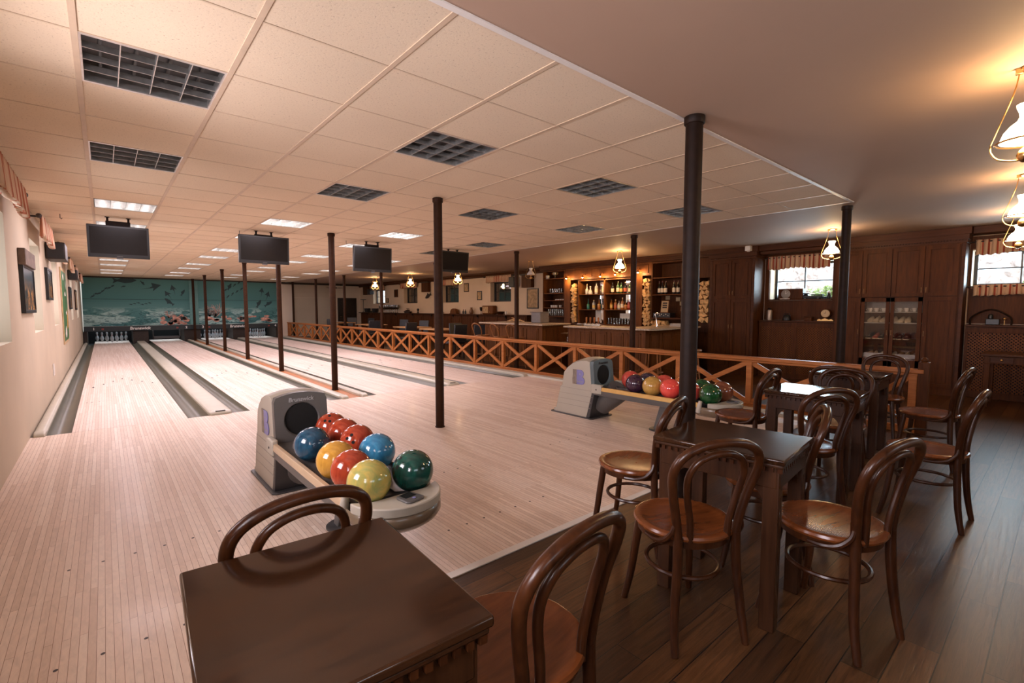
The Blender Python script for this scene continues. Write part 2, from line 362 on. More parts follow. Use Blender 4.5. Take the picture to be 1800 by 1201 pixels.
# windows: frame and pane
WN = 0
def window_y(xp, a, b, z0, z1, mull, frm, name):      # window in a plane x = xp
    m = MB(); t = .045
    m.box(xp-.03, xp+.03, a, a+t, z0, z1).box(xp-.03, xp+.03, b-t, b, z0, z1).box(xp-.03, xp+.03, a, b, z0, z0+t).box(xp-.03, xp+.03, a, b, z1-t, z1)
    for k in range(1, mull+1): y = a+(b-a)*k/(mull+1); m.box(xp-.02, xp+.02, y-.012, y+.012, z0, z1)
    zc = (z0+z1)/2; m.box(xp-.02, xp+.02, a, b, zc-.01, zc+.01)
    f = build(name, m, frm, bevel=.003, smooth=False); f['kind'] = 'structure'
    build('pane', MB().box(xp-.003, xp+.003, a+t-.01, b-t+.01, z0+t-.01, z1-t+.01), GLASS, f, smooth=False); return f
wi = 1
for a, b in LEFTWIN: window_y(-.72, a, b, 1.05, 2.20, 1, WHITEP, 'window_%d' % wi); wi += 1
for k, (a, b) in enumerate(RIGHTWIN):
    window_y(XR+(.27 if k < 2 else .2), a, b, 1.69 if k == 0 else 1.53 if k == 1 else 1.57, 2.24, 1, BLACK, 'window_%d' % wi); wi += 1
for a, b in ADDED_BACKWIN:  # unseen back windows, added only to go with the fill light
    m = MB().box(a, a+.05, YB-.3, YB-.24, 1.35, 2.15).box(b-.05, b, YB-.3, YB-.24, 1.35, 2.15).box(a, b, YB-.3, YB-.24, 1.35, 1.4).box(a, b, YB-.3, YB-.24, 2.1, 2.15).box((a+b)/2-.015, (a+b)/2+.015, YB-.29, YB-.25, 1.35, 2.15)
    f = build('window_%d' % wi, m, WHITEP, smooth=False); f['kind'] = 'structure'; wi += 1
    build('pane', MB().box(a+.04, b-.04, YB-.272, YB-.268, 1.39, 2.11), GLASS, f, smooth=False)
# flat dark shutters closed outside three of the four lounge windows
def shutter(a, b, zz):
    m = MB()
    for k in range(9): z = 1.6+k*.07; m.bar((XR+.36, a, z), (XR+.36, b, z), .012, .085, (1, 0, .3))
    return m
for (a, b), lab in zip(RIGHTWIN[2:5], ('nearest the bar shelves', 'in the middle of the lounge wall', 'beyond the middle of the lounge wall')):
    tag(build('window_shutter', MB().box(XR+.33, XR+.36, a, b, 1.56, 2.25), W_DARK), 'closed dark shutter behind the lounge window '+lab, 'shutter', 'shutters of the lounge windows')
# outside: stony bank with plants behind the right windows
def bank(u, v):
    y = -9+u*9; z = .9+v*2.6; x = 12.2+v*1.7+.10*math.sin(y*7+z*5)+.07*math.sin(y*13-z*9)
    return (x, y, z)
STONE = planks('pale_rubble_stone', [(.55, .50, .46), (.65, .58, .52), (.72, .66, .62)], .28, .11, .012, (.28, .25, .22), .9, 0, .35, gstretch=(.5, .5, 1))
def stonemat():
    m, nt, b = NT('pale_hillside'); setp(b, (.6, .55, .5), .95, 0, .1)
    v = mapped(nt); n = noise(nt, v, 5.5, 8, .5, .7); nt.links.new(ramp(nt, n, [(.35, (.22, .17, .14)), (.5, (.58, .48, .43)), (.7, (.74, .70, .68))]), b.inputs['Base Color']); return m
t_ = build('stony_bank', MB().grid(bank, 60, 24), stonemat()); tag(t_, 'pale stony bank outside the two right-hand windows', 'bank')
LEAF = plain('fresh_leaves', (.30, .48, .12), .5, var=.5, nscale=20); FLOWER = plain('pink_petals', (.75, .25, .45), .6)
def bush(name, label, c, r, n, mat=LEAF, loc=None):
    t = thing(name, label, 'plant', c); m = MB()
    for _ in range(n):
        a = random.uniform(0, 2*PI); e = random.uniform(-.1, 1)*PI/2; rr = r*random.uniform(.4, 1)
        p = Vector((rr*math.cos(a)*math.cos(e)*.6, rr*math.sin(a)*math.cos(e)*1.5, max(.02, rr*math.sin(e)*.7)))
        d = Vector((random.gauss(0, 1), random.gauss(0, 1), random.gauss(0, .6))).normalized(); s = random.uniform(.02, .045)
        u = d.orthogonal().normalized()*s*.45; k = len(m.v); m.v += [tuple(p-d*s), tuple(p+u), tuple(p+d*s), tuple(p-u), tuple(p+Vector((0, 0, .006)))]; m.f += [(k, k+1, k+4), (k+1, k+2, k+4), (k+2, k+3, k+4), (k+3, k, k+4)]
    build('foliage', m, mat, t, smooth=False)
    s = MB()
    for q in range(5): s.tube([(0, 0, -.02), (random.uniform(-.1, .1), random.uniform(-.3, .3), r*.5)], [.008, .003], 5)
    build('stem', s, BARK, t); return t
struct('ground_outside', MB().box(XR+.42, 15, -9.5, 17, .9, 1.5), stonemat())
bush('garden_bush', 'leafy green bush outside the window left of the glass-door cupboard', (11.30, -3.85, 1.50), .42, 900)
bush('garden_bush', 'low green plant outside the window over the desk', (11.35, -6.60, 1.50), .40, 600)
# ============================================================ LANES
YM = 17.25
LX = [0, 1.74, 3.52, 5.27]; LW = 1.054; LEND = 18.6
gut = lambda x0, x1: MB().prism([(x0, 0), (x0+(x1-x0)*.10, -.035), (x0+(x1-x0)*.3, -.062), (x0+(x1-x0)*.5, -.07), (x0+(x1-x0)*.7, -.062), (x0+(x1-x0)*.90, -.035), (x1, 0), (x1, -.11), (x0, -.11)], 0, YM-.03, 1)
for k, x in enumerate(LX):
    t = thing('bowling_lane', ['pale maple bowling lane nearest the left wall, numbered one', 'pale maple bowling lane numbered two, right of the wide cream capping', 'pale maple bowling lane numbered three, just right of the near row of posts', 'pale maple bowling lane numbered four, beside the crossed wooden railing'][k], 'bowling lane', (x, 0, 0))
    build('lane_surface', MB().box(0, LW, .004, LEND, -.10, 0), LANE, t, smooth=False)
    ar = MB()
    for q in range(7):
        cx = LW*(5*(q+1)-.5)/39+.007; yy = 4.8-abs(q-3)*.33; ar.prism([(cx-.016, yy-.07), (cx+.016, yy-.07), (cx, yy+.08)], -.001, .0012)
    build('aiming_arrows', ar, W_DARK, t, smooth=False)
    dt = MB()
    for q in (3, 5, 8, 31, 34, 36): dt.lathe([(.010, 0), (.010, .0012)], 10, (LW*q/39, 2.1, 0))
    build('marker_dots', dt, W_DARK, t, smooth=False)
GUT = [(-.20, 0, 'between the left wall and lane one'), (1.054, 1.275, 'right of lane one'), (1.53, 1.74, 'left of lane two'), (2.794, 2.96, 'right of lane two'), (3.37, 3.52, 'left of lane three'), (4.574, 4.82, 'right of lane three'), (5.07, 5.27, 'left of lane four'), (6.324, 6.58, 'right of lane four')]
for a, b, l in GUT: tag(build('gutter', gut(a, b), GUTM), 'olive grey ball gutter '+l, 'gutter', 'lane gutters')
def cap(name, label, x0, x1, zt=.045, end=-.03, r=.05):
    t = thing(name, label, 'capping', ((x0+x1)/2, end, 0)); hw = (x1-x0)/2
    pr = [(-hw, -.05), (-hw, zt-.02), (-hw+.018, zt-.004), (-hw+.03, zt), (hw-.03, zt), (hw-.018, zt-.004), (hw, zt-.02), (hw, -.05)]
    build('capping_strip', MB().prism(pr, .12, YM-.03, 1), CAPM, t)
    m = MB()      # rounded nose
    def nose(u, v):
        a = PI*v; s = (1-(1-u)**2.4)**(1/2.4) if u < 1 else 1; q = 8
        c, sn = math.cos(a), math.sin(a); px = -hw*(abs(c)**.35)*(1 if c > 0 else -1)*(.78+.22*s); pz = zt*(sn**.35 if sn > 0 else 0)*(.25+.75*s)
        return (px, .12*u, pz)
    m.grid(nose, 8, 20); m.f.append(tuple(range(len(m.v)-21, len(m.v))))
    m.f.append(tuple(range(0, 21)))
    build('nose', m, CAPM, t)
    return t
cap('lane_capping', 'narrow cream capping along the foot of the left wall', -.30, -.20)
c = cap('lane_capping', 'wide cream capping between lanes one and two', 1.275, 1.53)
build('name_plate', MB().box(-.055, .055, .03, .06, .045, .048), DGREYP, c, smooth=False)
cap('lane_capping', 'narrow cream capping left of the near post row', 2.96, 3.07)
cap('lane_capping', 'narrow cream capping right of the near post row', 3.27, 3.37)
c = cap('lane_capping', 'wide cream capping between lanes three and four', 4.82, 5.07)
build('name_plate', MB().box(-.055, .055, .03, .06, .045, .048), DGREYP, c, smooth=False)
cap('lane_capping', 'cream capping between lane four and the crossed railing', 6.58, 6.70, .05)
tag(build('trench_board', MB().box(3.07, 3.27, -.02, YM-.03, -.11, -.005), W_RAIL), 'orange wood board under the near row of posts between lanes two and three', 'board')
struct('floor_under_lanes', MB().box(XL, 6.7, 0, YF+2.2, -.2, -.11), DARKIN)
# ------------------------------------------------------------ pin deck, mask and mural
def muralmat():
    m, nt, b = NT('undersea_mural_paint'); setp(b, (.05, .2, .2), .6, 0, .3)
    t = nt.nodes.new('ShaderNodeTexCoord'); sp = nt.nodes.new('ShaderNodeSeparateXYZ'); nt.links.new(t.outputs['Object'], sp.inputs[0])
    zr = nt.nodes.new('ShaderNodeMapRange'); zr.inputs['From Min'].default_value = .66; zr.inputs['From Max'].default_value = 2.53; nt.links.new(sp.outputs[2], zr.inputs[0])
    base = ramp(nt, zr.outputs[0], [(0, (.055, .19, .20)), (.42, (.10, .27, .27)), (.56, (.075, .225, .225)), (1, (.10, .27, .26))])
    mp = nt.nodes.new('ShaderNodeMapping'); mp.inputs['Scale'].default_value = (.8, 1, 3.2); nt.links.new(t.outputs['Object'], mp.inputs[0])
    n = noise(nt, mp.outputs[0], 1.5, 7, .8, .6)
    # sand dunes only below z 1.35
    zs = nt.nodes.new('ShaderNodeMapRange'); zs.inputs['From Min'].default_value = 1.42; zs.inputs['From Max'].default_value = 1.15; nt.links.new(sp.outputs[2], zs.inputs[0])
    sand = ramp(nt, n, [(.47, (0, 0, 0)), (.53, (1, 1, 1))])
    f = nt.nodes.new('ShaderNodeMath'); f.operation = 'MULTIPLY'; nt.links.new(sand, f.inputs[0]); nt.links.new(zs.outputs[0], f.inputs[1])
    f2 = nt.nodes.new('ShaderNodeMath'); f2.operation = 'MULTIPLY'; f2.inputs[1].default_value = .8; nt.links.new(f.outputs[0], f2.inputs[0])
    col = mixc(nt, f2.outputs[0], base, (.48, .72, .70))
    mp2 = nt.nodes.new('ShaderNodeMapping'); mp2.inputs['Scale'].default_value = (2.5, 1, 6); nt.links.new(t.outputs['Object'], mp2.inputs[0])
    n2 = noise(nt, mp2.outputs[0], 2.2, 6, 1.5)
    dk = ramp(nt, n2, [(.36, (.32, .40, .42)), (.50, (1, 1, 1))])
    col = mixc(nt, zs.outputs[0], col, mixc(nt, 1, col, dk, 'MULTIPLY'))
    nt.links.new(col, b.inputs['Base Color']); return m
MURAL = muralmat(); TEAL = plain('teal_post_paint', (.13, .31, .30), .6); MDARK = plain('mural_dark_paint', (.018, .055, .062), .6); CORAL = plain('mural_coral_paint', (.72, .34, .26), .65, var=.55, nscale=9); CORALD = plain('mural_weed_paint', (.02, .05, .055), .6)
SIGN = plain('black_sign_board', (.012, .022, .026), .45); LETTER = plain('white_lettering', (.85, .84, .80), .5); RED = plain('red_lettering', (.45, .05, .03), .5)
YM = 17.25
def ellp(cx, cz, a, b, rot=0, n=18, tail=0):
    P = []
    for k in range(n):
        t = 2*PI*k/n; x = a*math.cos(t); z = b*math.sin(t)*(1 if x > -a*.3 else .55); P.append((cx+x*math.cos(rot)-z*math.sin(rot), cz+x*math.sin(rot)+z*math.cos(rot)))
    return P
def fish(m, cx, cz, L, rot, y):
    c, s = math.cos(rot), math.sin(rot); f = lambda u, v: (cx+(u*c-v*s)*L, cz+(u*s+v*c)*L)
    m.prism([f(*p) for p in ((.5, 0), (.35, .10), (.1, .16), (-.1, .14), (-.3, .05), (-.5, .16), (-.44, 0), (-.5, -.14), (-.3, -.05), (0, -.14), (.3, -.11))], y-.0015, y, 1)
    m.prism([f(*p) for p in ((.12, .15), (.0, .27), (-.12, .13))], y-.0015, y, 1)
def ray_(m, cx, cz, L, rot, y):
    c, s = math.cos(rot), math.sin(rot); f = lambda u, v: (cx+(u*c-v*s)*L, cz+(u*s+v*c)*L)
    m.prism([f(*p) for p in ((.35, .0), (.15, .13), (-.1, .30), (-.12, .08), (-.3, .03), (-.8, .10), (-.3, -.01), (-.1, -.05), (-.22, -.24), (.1, -.1))], y-.0015, y, 1)
def weed(m, cx, cz, hgt, n, y, wd=.012):
    for k in range(n):
        a = R(90)+(k-(n-1)/2)*R(100/n); L = hgt*random.uniform(.7, 1); p = (cx, cz)
        for q in range(3):
            a2 = a+random.uniform(-.35, .35); e = (p[0]+math.cos(a2)*L/3, p[1]+math.sin(a2)*L/3); dx, dz = -math.sin(a2)*wd/(q+1), math.cos(a2)*wd/(q+1)
            m.prism([(p[0]-dx, p[1]-dz), (e[0]-dx*.6, e[1]-dz*.6), (e[0]+dx*.6, e[1]+dz*.6), (p[0]+dx, p[1]+dz)], y-.0012-.0002*q, y, 1)
            if q: b = a2+.8; m.prism([(p[0], p[1]), (p[0]+math.cos(b)*L/4, p[1]+math.sin(b)*L/4), (p[0]+math.cos(b)*L/4+.01, p[1]+math.sin(b)*L/4+.012)], y-.001, y, 1)
            p = e
def blob(m, cx, cz, a, b, y, n=26):
    m.prism([(cx+a*math.cos(2*PI*k/n)*random.uniform(.8, 1.12), cz+b*math.sin(2*PI*k/n)*random.uniform(.75, 1.15)) for k in range(n)], y-.001, y, 1)
def masking(x0, x1, label, side):
    t = thing('pinsetter_mask', label, 'mask board', (0, 0, 0))
    build('backing_board', MB().box(x0, x1, YM+.05, YM+.07, .66, 2.53), SIGN, t, smooth=False)
    build('upper_mural_panel', MB().box(x0, x1, YM, YM+.05, 1.705, 2.53), MURAL, t, smooth=False, bevel=.003)
    build('lower_mural_panel', MB().box(x0, x1, YM, YM+.05, .655, 1.695), MURAL, t, smooth=False, bevel=.003)
    d = MB(); cmb = MB(); wd = MB(); y = YM-.001
    if side == 0:
        for k in range(7): fish(d, .02+.10*k, 1.80+.07*k+.03*math.sin(k*2), .16, .6+random.uniform(-.3, .3), y)
        ray_(d, 1.95, 2.22, .62, .35, y); fish(d, 1.0, 2.44, .75, .05, y); fish(d, 1.55, 2.36, .22, -.9, y); ray_(d, 2.55, 2.18, .42, 1.9, y); ray_(d, 2.35, 1.95, .40, 2.2, y); fish(d, 2.88, 2.0, .30, 1.1, y)
        fish(d, 2.40, 1.62, .42, 2.4, y); fish(d, .95, 2.2, .16, .3, y)
        for k in range(6): fish(d, 1.15+.12*k, 1.5+.03*(k % 3), .12, -.2, y)
        for k in range(15): blob(cmb, random.uniform(2.1, 3.0), random.uniform(.74, 1.12)*.9+.03, random.uniform(.05, .16), random.uniform(.03, .09), y)
        weed(wd, 2.45, .72, .34, 9, y-.002); weed(cmb, 2.35, .95, .34, 7, y, .016); weed(wd, 2.8, .85, .3, 7, y-.002)
    else:
        for k in range(9): fish(d, 4.35+.09*k, 1.75+.075*(k*5 % 9)+.02*k, .18, 1.0+random.uniform(-.3, .2), y)
        ray_(d, 5.9, 2.15, .42, 1.5, y); ray_(d, 6.15, 1.98, .45, 1.3, y); fish(d, 5.75, 1.55, .42, 1.1, y); fish(d, 6.15, 1.55, .42, .6, y); fish(d, 4.6, 2.3, .34, 1.1, y)
        weed(wd, 3.80, 1.0, .36, 11, y-.002, .02); weed(cmb, 4.05, 1.0, .62, 11, y, .018); weed(wd, 4.0, .95, .4, 9, y-.002)
        for k in range(17): blob(cmb, random.uniform(3.75, 6.2), random.uniform(.72, 1.0), random.uniform(.06, .2), random.uniform(.03, .08), y)
        weed(wd, 5.0, .8, .3, 7, y-.002)
    build('painted_fish', d, MDARK, t, smooth=False); build('painted_coral', cmb, CORAL, t, smooth=False); build('painted_weed', wd, CORALD, t, smooth=False)
    s = build('sign_board', MB().box(x0, x1, YM-.16, YM+.06, .46, .645), SIGN, t, smooth=False, bevel=.01)
    for s_, x, sz, mt in ((('1', .0, .13, LETTER), ('‹‹', .26, .12, RED), ('Brunswick', 1.40, .155, LETTER), ('››', 2.62, .12, RED), ('2', 2.93, .13, LETTER)) if side == 0 else (('3', 3.52, .13, LETTER), ('‹‹', 3.75, .12, RED), ('Brunswick', 4.85, .155, LETTER), ('››', 6.10, .12, RED), ('4', 6.38, .13, LETTER))):
        text('lettering', s_, sz, mt, Matrix.Translation((x, YM-.162, .555)) @ FACE_MY, s, .001, .004, .1 if len(s_) > 4 else 0)
masking(-.28, 3.09, 'undersea mural over lanes one and two with numbered black sign board', 0)
masking(3.41, 6.55, 'undersea mural over lanes three and four with numbered black sign board', 1)
tag(build('mural_pilaster', MB().box(3.09, 3.41, YM-.02, YM+.06, .655, 2.53), TEAL, bevel=.004), 'narrow teal upright between the two undersea murals', 'panel')
tag(build('sign_filler', MB().box(3.09, 3.41, YM-.14, YM+.06, .46, .645), SIGN, bevel=.01), 'black filler board between the two numbered sign boards', 'board')
kb = [(-.30, -.20, 'by the left wall'), (1.17, 1.66, 'between lanes one and two'), (2.86, 3.45, 'behind the near post row'), (4.66, 5.18, 'between lanes three and four'), (6.44, 6.545, 'by the railing end')]
for a, b, l in kb: tag(build('pit_divider', MB().box(a, b, YM-.02, YM+1.68, -.1, .455), W_DARK, bevel=.004), 'dark pit side wall '+l, 'divider', 'pit side walls')
tag(build('pit_curtain', MB().box(-.3, 6.56, YM+1.69, YM+1.72, -.1, .6), DARKIN), 'black curtain closing the pits behind the pins', 'curtain')
PINP = [(.0, .0), (.0235, 0), (.026, .01), (.034, .04), (.048, .08), (.0585, .115), (.0605, .125), (.058, .15), (.046, .19), (.031, .225), (.0235, .255), (.0235, .27), (.027, .295), (.0315, .325), (.0325, .342), (.029, .362), (.018, .377), (0, .381)]
PINM = plain('shaded_pin_plastic', (.34, .34, .35), .3, var=.03)  # white pins turned grey, the shade of the pit put into the colour
pin0 = None; rows = ['front', 'second', 'third', 'back']
for ln in (0, 2, 3):
    for rrow in range(4):
        for q in range(rrow+1):
            px = LX[ln]+LW/2+(q-rrow/2)*.3048; py = YM+.55+rrow*.264
            lab = 'white bowling pin on lane %s, %s row, %s from the left' % (['one', 'two', 'three', 'four'][ln], rows[rrow], ORD[q])
            if pin0 is None:
                pin0 = thing('bowling_pin', lab, 'bowling pin', (px, py, 0), 0, 'racked bowling pins')
                build('pin_body', MB().lathe(PINP[1:-1], 16), PINM, pin0); build('red_stripe', MB().lathe([(.0245, .252), (.0245, .258)], 16, cap=False).lathe([(.0245, .268), (.0248, .274)], 16, cap=False), RED, pin0)
            else: dup(pin0, (px, py, 0), 0, lab)
tag(build('pin_sweep', MB().box(1.80, 2.74, YM+.05, YM+.09, .10, .20).box(1.80, 1.83, YM+.05, YM+.3, .1, .44).box(2.71, 2.74, YM+.05, YM+.3, .1, .44), DGREYP, bevel=.005), 'dark sweep bar lowered across the pit of lane two', 'sweep bar')
# ============================================================ COLUMNS
def column(x, y, label, mat=STEEL, r=.048, group='slim steel posts'):
    t = thing('steel_post', label, 'post', (x, y, 0), 0, group)
    build('shaft', MB().lathe([(r, -.03 if 0 < y and x < 5 else 0), (r, H-.03)], 24), mat, t)
    build('top_plate', MB().lathe([(r+.006, H-.05), (r+.010, H-.045), (r+.010, H-.004), (r+.004, H-.001)], 24), mat, t)
    build('base_collar', MB().lathe([(r+.007, 0), (r+.007, .008), (r+.001, .012)], 24), mat, t)
An = ['thick dark steel post rising behind the near square table', 'brown steel post standing on the approach between the two ball returns', 'brown steel post at the foul line, first of the row between the lanes']
for k, y in enumerate((-5.38, -2.38, .88, 4.02, 7.2, 10.33, 13.75, 16.8)):
    if k == 0: column(3.235, y, An[0], STEELB, .053)
    else: column(3.19, y, An[k] if k < 3 else 'brown steel post between lanes two and three, %s from the foul line' % ORD[k-2])
Bn = ['black steel post beside the end of the crossed railing', 'brown steel post in front of the long bar counter', 'brown steel post in front of the short bar counter']
for k, y in enumerate((-5.2, -2.19, .8, 4.1, 7.4, 10.5, 13.6, 16.8)):
    column(7.12, y, Bn[k] if k < 3 else 'brown steel post behind the crossed railing, %s beyond the bar counters' % ORD[k-3], STEELB if k == 0 else STEEL)
# ============================================================ RAILING
t = thing('wooden_railing', 'long orange-brown wooden railing with crossed braces beside lane four', 'railing', (6.95, 0, 0))
build('handrail', MB().box(-.055, .055, -6.02, 17.15, .655, .70).box(-.035, .035, -6.0, 17.13, .625, .655), W_RAIL, t, bevel=.008)
build('bottom_rail', MB().box(-.045, .045, -5.98, 17.13, .0, .05).box(-.03, .03, -5.98, 17.13, .05, .075), W_RAIL, t, bevel=.006)
ys = [-5.93, -5.27]+[-4.21+1.05*k for k in range(21)]
ys = [y for y in ys if y < 17.1]+[17.08]
for k, y in enumerate(ys):
    build('railing_post', MB().box(-.032, .032, y-.036, y+.036, .06, .64), W_RAIL, t, bevel=.004)
    if k+1 < len(ys):
        a, b = y+.036, ys[k+1]-.036
        build('cross_brace', MB().bar((-.005, a-.01, .62), (-.005, b+.01, .085), .034, .062, (0, 0, 1)).bar((.004, a-.01, .085), (.004, b+.01, .62), .034, .062, (0, 0, 1)), W_RAIL, t, bevel=.003)
build('end_newel', MB().box(-.05, .05, -6.06, -5.97, 0, .78).sphere((0, -6.015, .80), .032, 12, 8), W_CAB, t, bevel=.005)
# ============================================================ CEILING LIGHTS
def troffer(lit, bright=False):
    t = thing('ceiling_light', '', 'ceiling light', (0, 0, 0), 0, 'square louvred ceiling lights')
    build('top_plate', MB().box(-.3, .3, -.3, .3, .09, .10), ALU if (lit or bright) else BLACK, t, smooth=False)  # dark lights get a black plate, their inner shade put into its colour
    h = MB()
    for s in (-1, 1): h.box(s*.298-.004, s*.298+.004, -.3, .3, 0, .1).box(-.3, .3, s*.298-.004, s*.298+.004, 0, .1)
    h.box(-.3, -.28, -.3, .3, -.003, .002).box(.28, .3, -.3, .3, -.003, .002).box(-.3, .3, -.3, -.28, -.003, .002).box(-.3, .3, .28, .3, -.003, .002)
    build('housing', h, ALU, t, smooth=False)
    l = MB()
    for k in range(5):      # parabolic strips, pinched at the top
        x = -.28+.14*k; l.prism([(x-.002, .001), (x+.002, .001), (x+.0015, .036), (x-.0015, .036)], -.28, .28, 1)
        l.prism([(x-.002, .001), (x+.002, .001), (x+.0015, .030), (x-.0015, .030)], -.28, .28, 0)
    build('louvre', l, ALU, t, smooth=False)
    for k in range(4):
        x = -.21+.14*k; build('tube_lamp', MB().tube([(x, -.28, .07), (x, .28, .07)], .008, 8), TUBE_ON if lit else TUBE_OFF, t)
    return t
protoL = {}
rown = {1: 'row over lane one', 4: 'row over lane two', 7: 'row over lane three', 10: 'row beside the smooth ceiling'}
for (i, j) in sorted(LIGHTS):
    lit = (j >= 9 and i < 10) or j >= 16; k = (2, 5, 9, 12, 16, 19, 23, 26, 30, 33).index(j)
    lab = 'louvred %s ceiling light, %s from the near end of the %s' % ('lit' if lit else 'dark', ORD[k], rown[i])
    loc = (GX0+i*.6+.3, GY0+j*.6+.3, H)
    key = (lit, i == 10 and not lit)
    if key not in protoL:
        protoL[key] = troffer(*key); protoL[key].location = loc; protoL[key]['label'] = lab
    else: dup(protoL[key], loc, 0, lab)
    if lit: area('tube_light', (loc[0], loc[1], H-.012), (0, 0, 0), .5, .5, 17 if j < 20 else 6, (1, .85, .94))
tag(build('ceiling_sensor', MB().box(-.05, .05, -.05, .05, -.10, 0).lathe([(.03, -.115), (.03, -.10)], 12), WHITEP, loc=(9.98, -2.83, H), bevel=.01), 'small white sensor box at the ceiling above the tall cupboard', 'sensor')
for k, x in enumerate((-.05, 2.0, 3.7)):
    tag(build('ceiling_hook', MB().tube([(0, 0, 0), (0, 0, -.05), (.012, 0, -.062), (.02, 0, -.05)], .004), BLACK, loc=(x, 1.55, H-.001)), 'small dark hook in the ceiling left of the %s television' % ORD[k], 'hook')
# ============================================================ TELEVISIONS
def tv(x0, x1, z0, z1, y, label, tilt, bright=0):
    t = thing('television', label, 'television', ((x0+x1)/2, y, H)); w = (x1-x0)/2; zc = (z0+z1)/2-H; h = (z1-z0)/2
    M = Matrix.Translation((0, 0, zc)) @ Matrix.Rotation(R(tilt), 4, 'X')
    cs = MB().box(-w, w, -.02, .03, -h, h).box(-w*.7, w*.7, .03, .075, -h*.7, h*.7).xform(M)
    build('casing', cs, BLACK, t, bevel=.006)
    build('screen', MB().box(-w+.025, w-.025, -.0215, -.019, -h+.05, h-.025).xform(M), SCREEN, t, smooth=False)
    build('name_badge', MB().box(-.03, .03, -.0225, -.0205, -h+.016, -h+.026).box(-.035, .035, -.018, .01, -h-.018, -h+.002).xform(M), GREYP, t, smooth=False)
    br = MB().box(-.13, .13, .01, .05, -.12, -.05)
    for s in (-1, 1): br.box(s*.11-.012, s*.11+.012, .0, .03, -.14, 0).box(s*.11-.025, s*.11+.025, -.02, .05, -.006, 0).lathe([(.018, 0), (.018, .01)], 10, (s*.11, .015, -.06))
    br.box(-.05, .05, .03, .07, zc-.05, -.05)
    build('ceiling_bracket', br, STEELB, t, bevel=.002)
tv(.20, .85, 2.03, 2.455, 1.4, 'black television hung over lane one', 3)
tv(1.95, 2.68, 2.06, 2.495, 1.4, 'black television hung over lane two', 3)
tv(3.76, 4.50, 2.02, 2.475, 1.4, 'black television hung over lane three, with small badge', 3)
tv(5.52, 6.27, 2.10, 2.53, 1.4, 'black television hung over lane four, partly behind a post', 6)
# ============================================================ LANTERNS
def lantern(lit, label, x, y):
    t = thing('hanging_lantern', label, 'lamp', (x, y, H), math.atan2(y+7, x-.33)+PI/2, 'brass oil-lamp style hanging lanterns')
    build('ceiling_rose', MB().lathe([(.045, -.012), (.045, -.004), (.03, 0)], 20).box(-.06, -.03, -.012, .012, -.03, 0).box(.03, .06, -.012, .012, -.03, 0), BRASS, t, bevel=.003)
    build('ring', MB().tube([(.118*math.cos(2*PI*k/24), .118*math.sin(2*PI*k/24), -.37) for k in range(24)], .005, 6, closed=True), BRASS, t)
    for k, s in enumerate((-1, 1)):
        build('suspension_rod', MB().tube([(s*.045, 0, -.02), (s*.06, 0, -.12), (s*.108, 0, -.28), (s*.134, 0, -.365)], .0035, 6, sub=3), BRASS, t)
        build('lower_arm', MB().tube([(s*.134, 0, -.37), (s*.132, 0, -.40), (s*.105, 0, -.44), (s*.05, 0, -.458), (0, 0, -.46)], .005, 6, sub=4), BRASS, t)
    sp = [(.048, -.185), (.046, -.20), (.036, -.225), (.034, -.245), (.042, -.265), (.068, -.288), (.090, -.318), (.101, -.350), (.104, -.366)]
    build('lamp_shade', MB().lathe(sp, 28, cap=False), OPAL if lit else OPALOFF, t)
    build('oil_font', MB().lathe([(.008, -.475), (.02, -.47), (.035, -.45), (.038, -.435), (.03, -.415), (.016, -.40), (.016, -.385)], 20), BRASS, t)
    if lit:
        build('glass_bulb', MB().sphere((0, 0, -.345), .028, 12, 8), OPAL, t)
        l = bpy.data.lights.new('lamp_light', 'POINT'); l.energy = 8; l.color = (1, .58, .24); l.shadow_soft_size = .03
        o = bpy.data.objects.new('lamp_light', l); o.parent = t; o.location = (0, 0, -.17); C.objects.link(o)
        l = bpy.data.lights.new('lamp_light', 'POINT'); l.energy = 10; l.color = (1, .58, .26); l.shadow_soft_size = .04
        o = bpy.data.objects.new('lamp_light', l); o.parent = t; o.location = (0, 0, -.385); C.objects.link(o)
for x, y, l in ((8.60, 11.1, 'farthest lit brass lantern over the lounge tables'), (8.62, 8.25, 'lit brass lantern in front of the second lounge window curtain'), (8.78, 5.5, 'lit brass lantern just below the fourth television'), (8.70, -.72, 'lit brass lantern over the bar counter, before the bottle shelves'), (8.90, -4.55, 'lit brass lantern beside the black post, before the striped curtain'), (8.98, -6.53, 'lit brass lantern at the right edge, lowest of three'), (6.74, -6.67, 'lit brass lantern at the right edge, middle of three'), (3.92, -6.81, 'large near brass lantern cut by the right edge, highest of three')):
    lantern(True, l, x, y)
lantern(False, 'unlit lantern with white glass shade above the end of the short bar counter', 8.72, 2.08)
for x, y, l in ((3.9, -8.0, 'behind the camera'),): pass
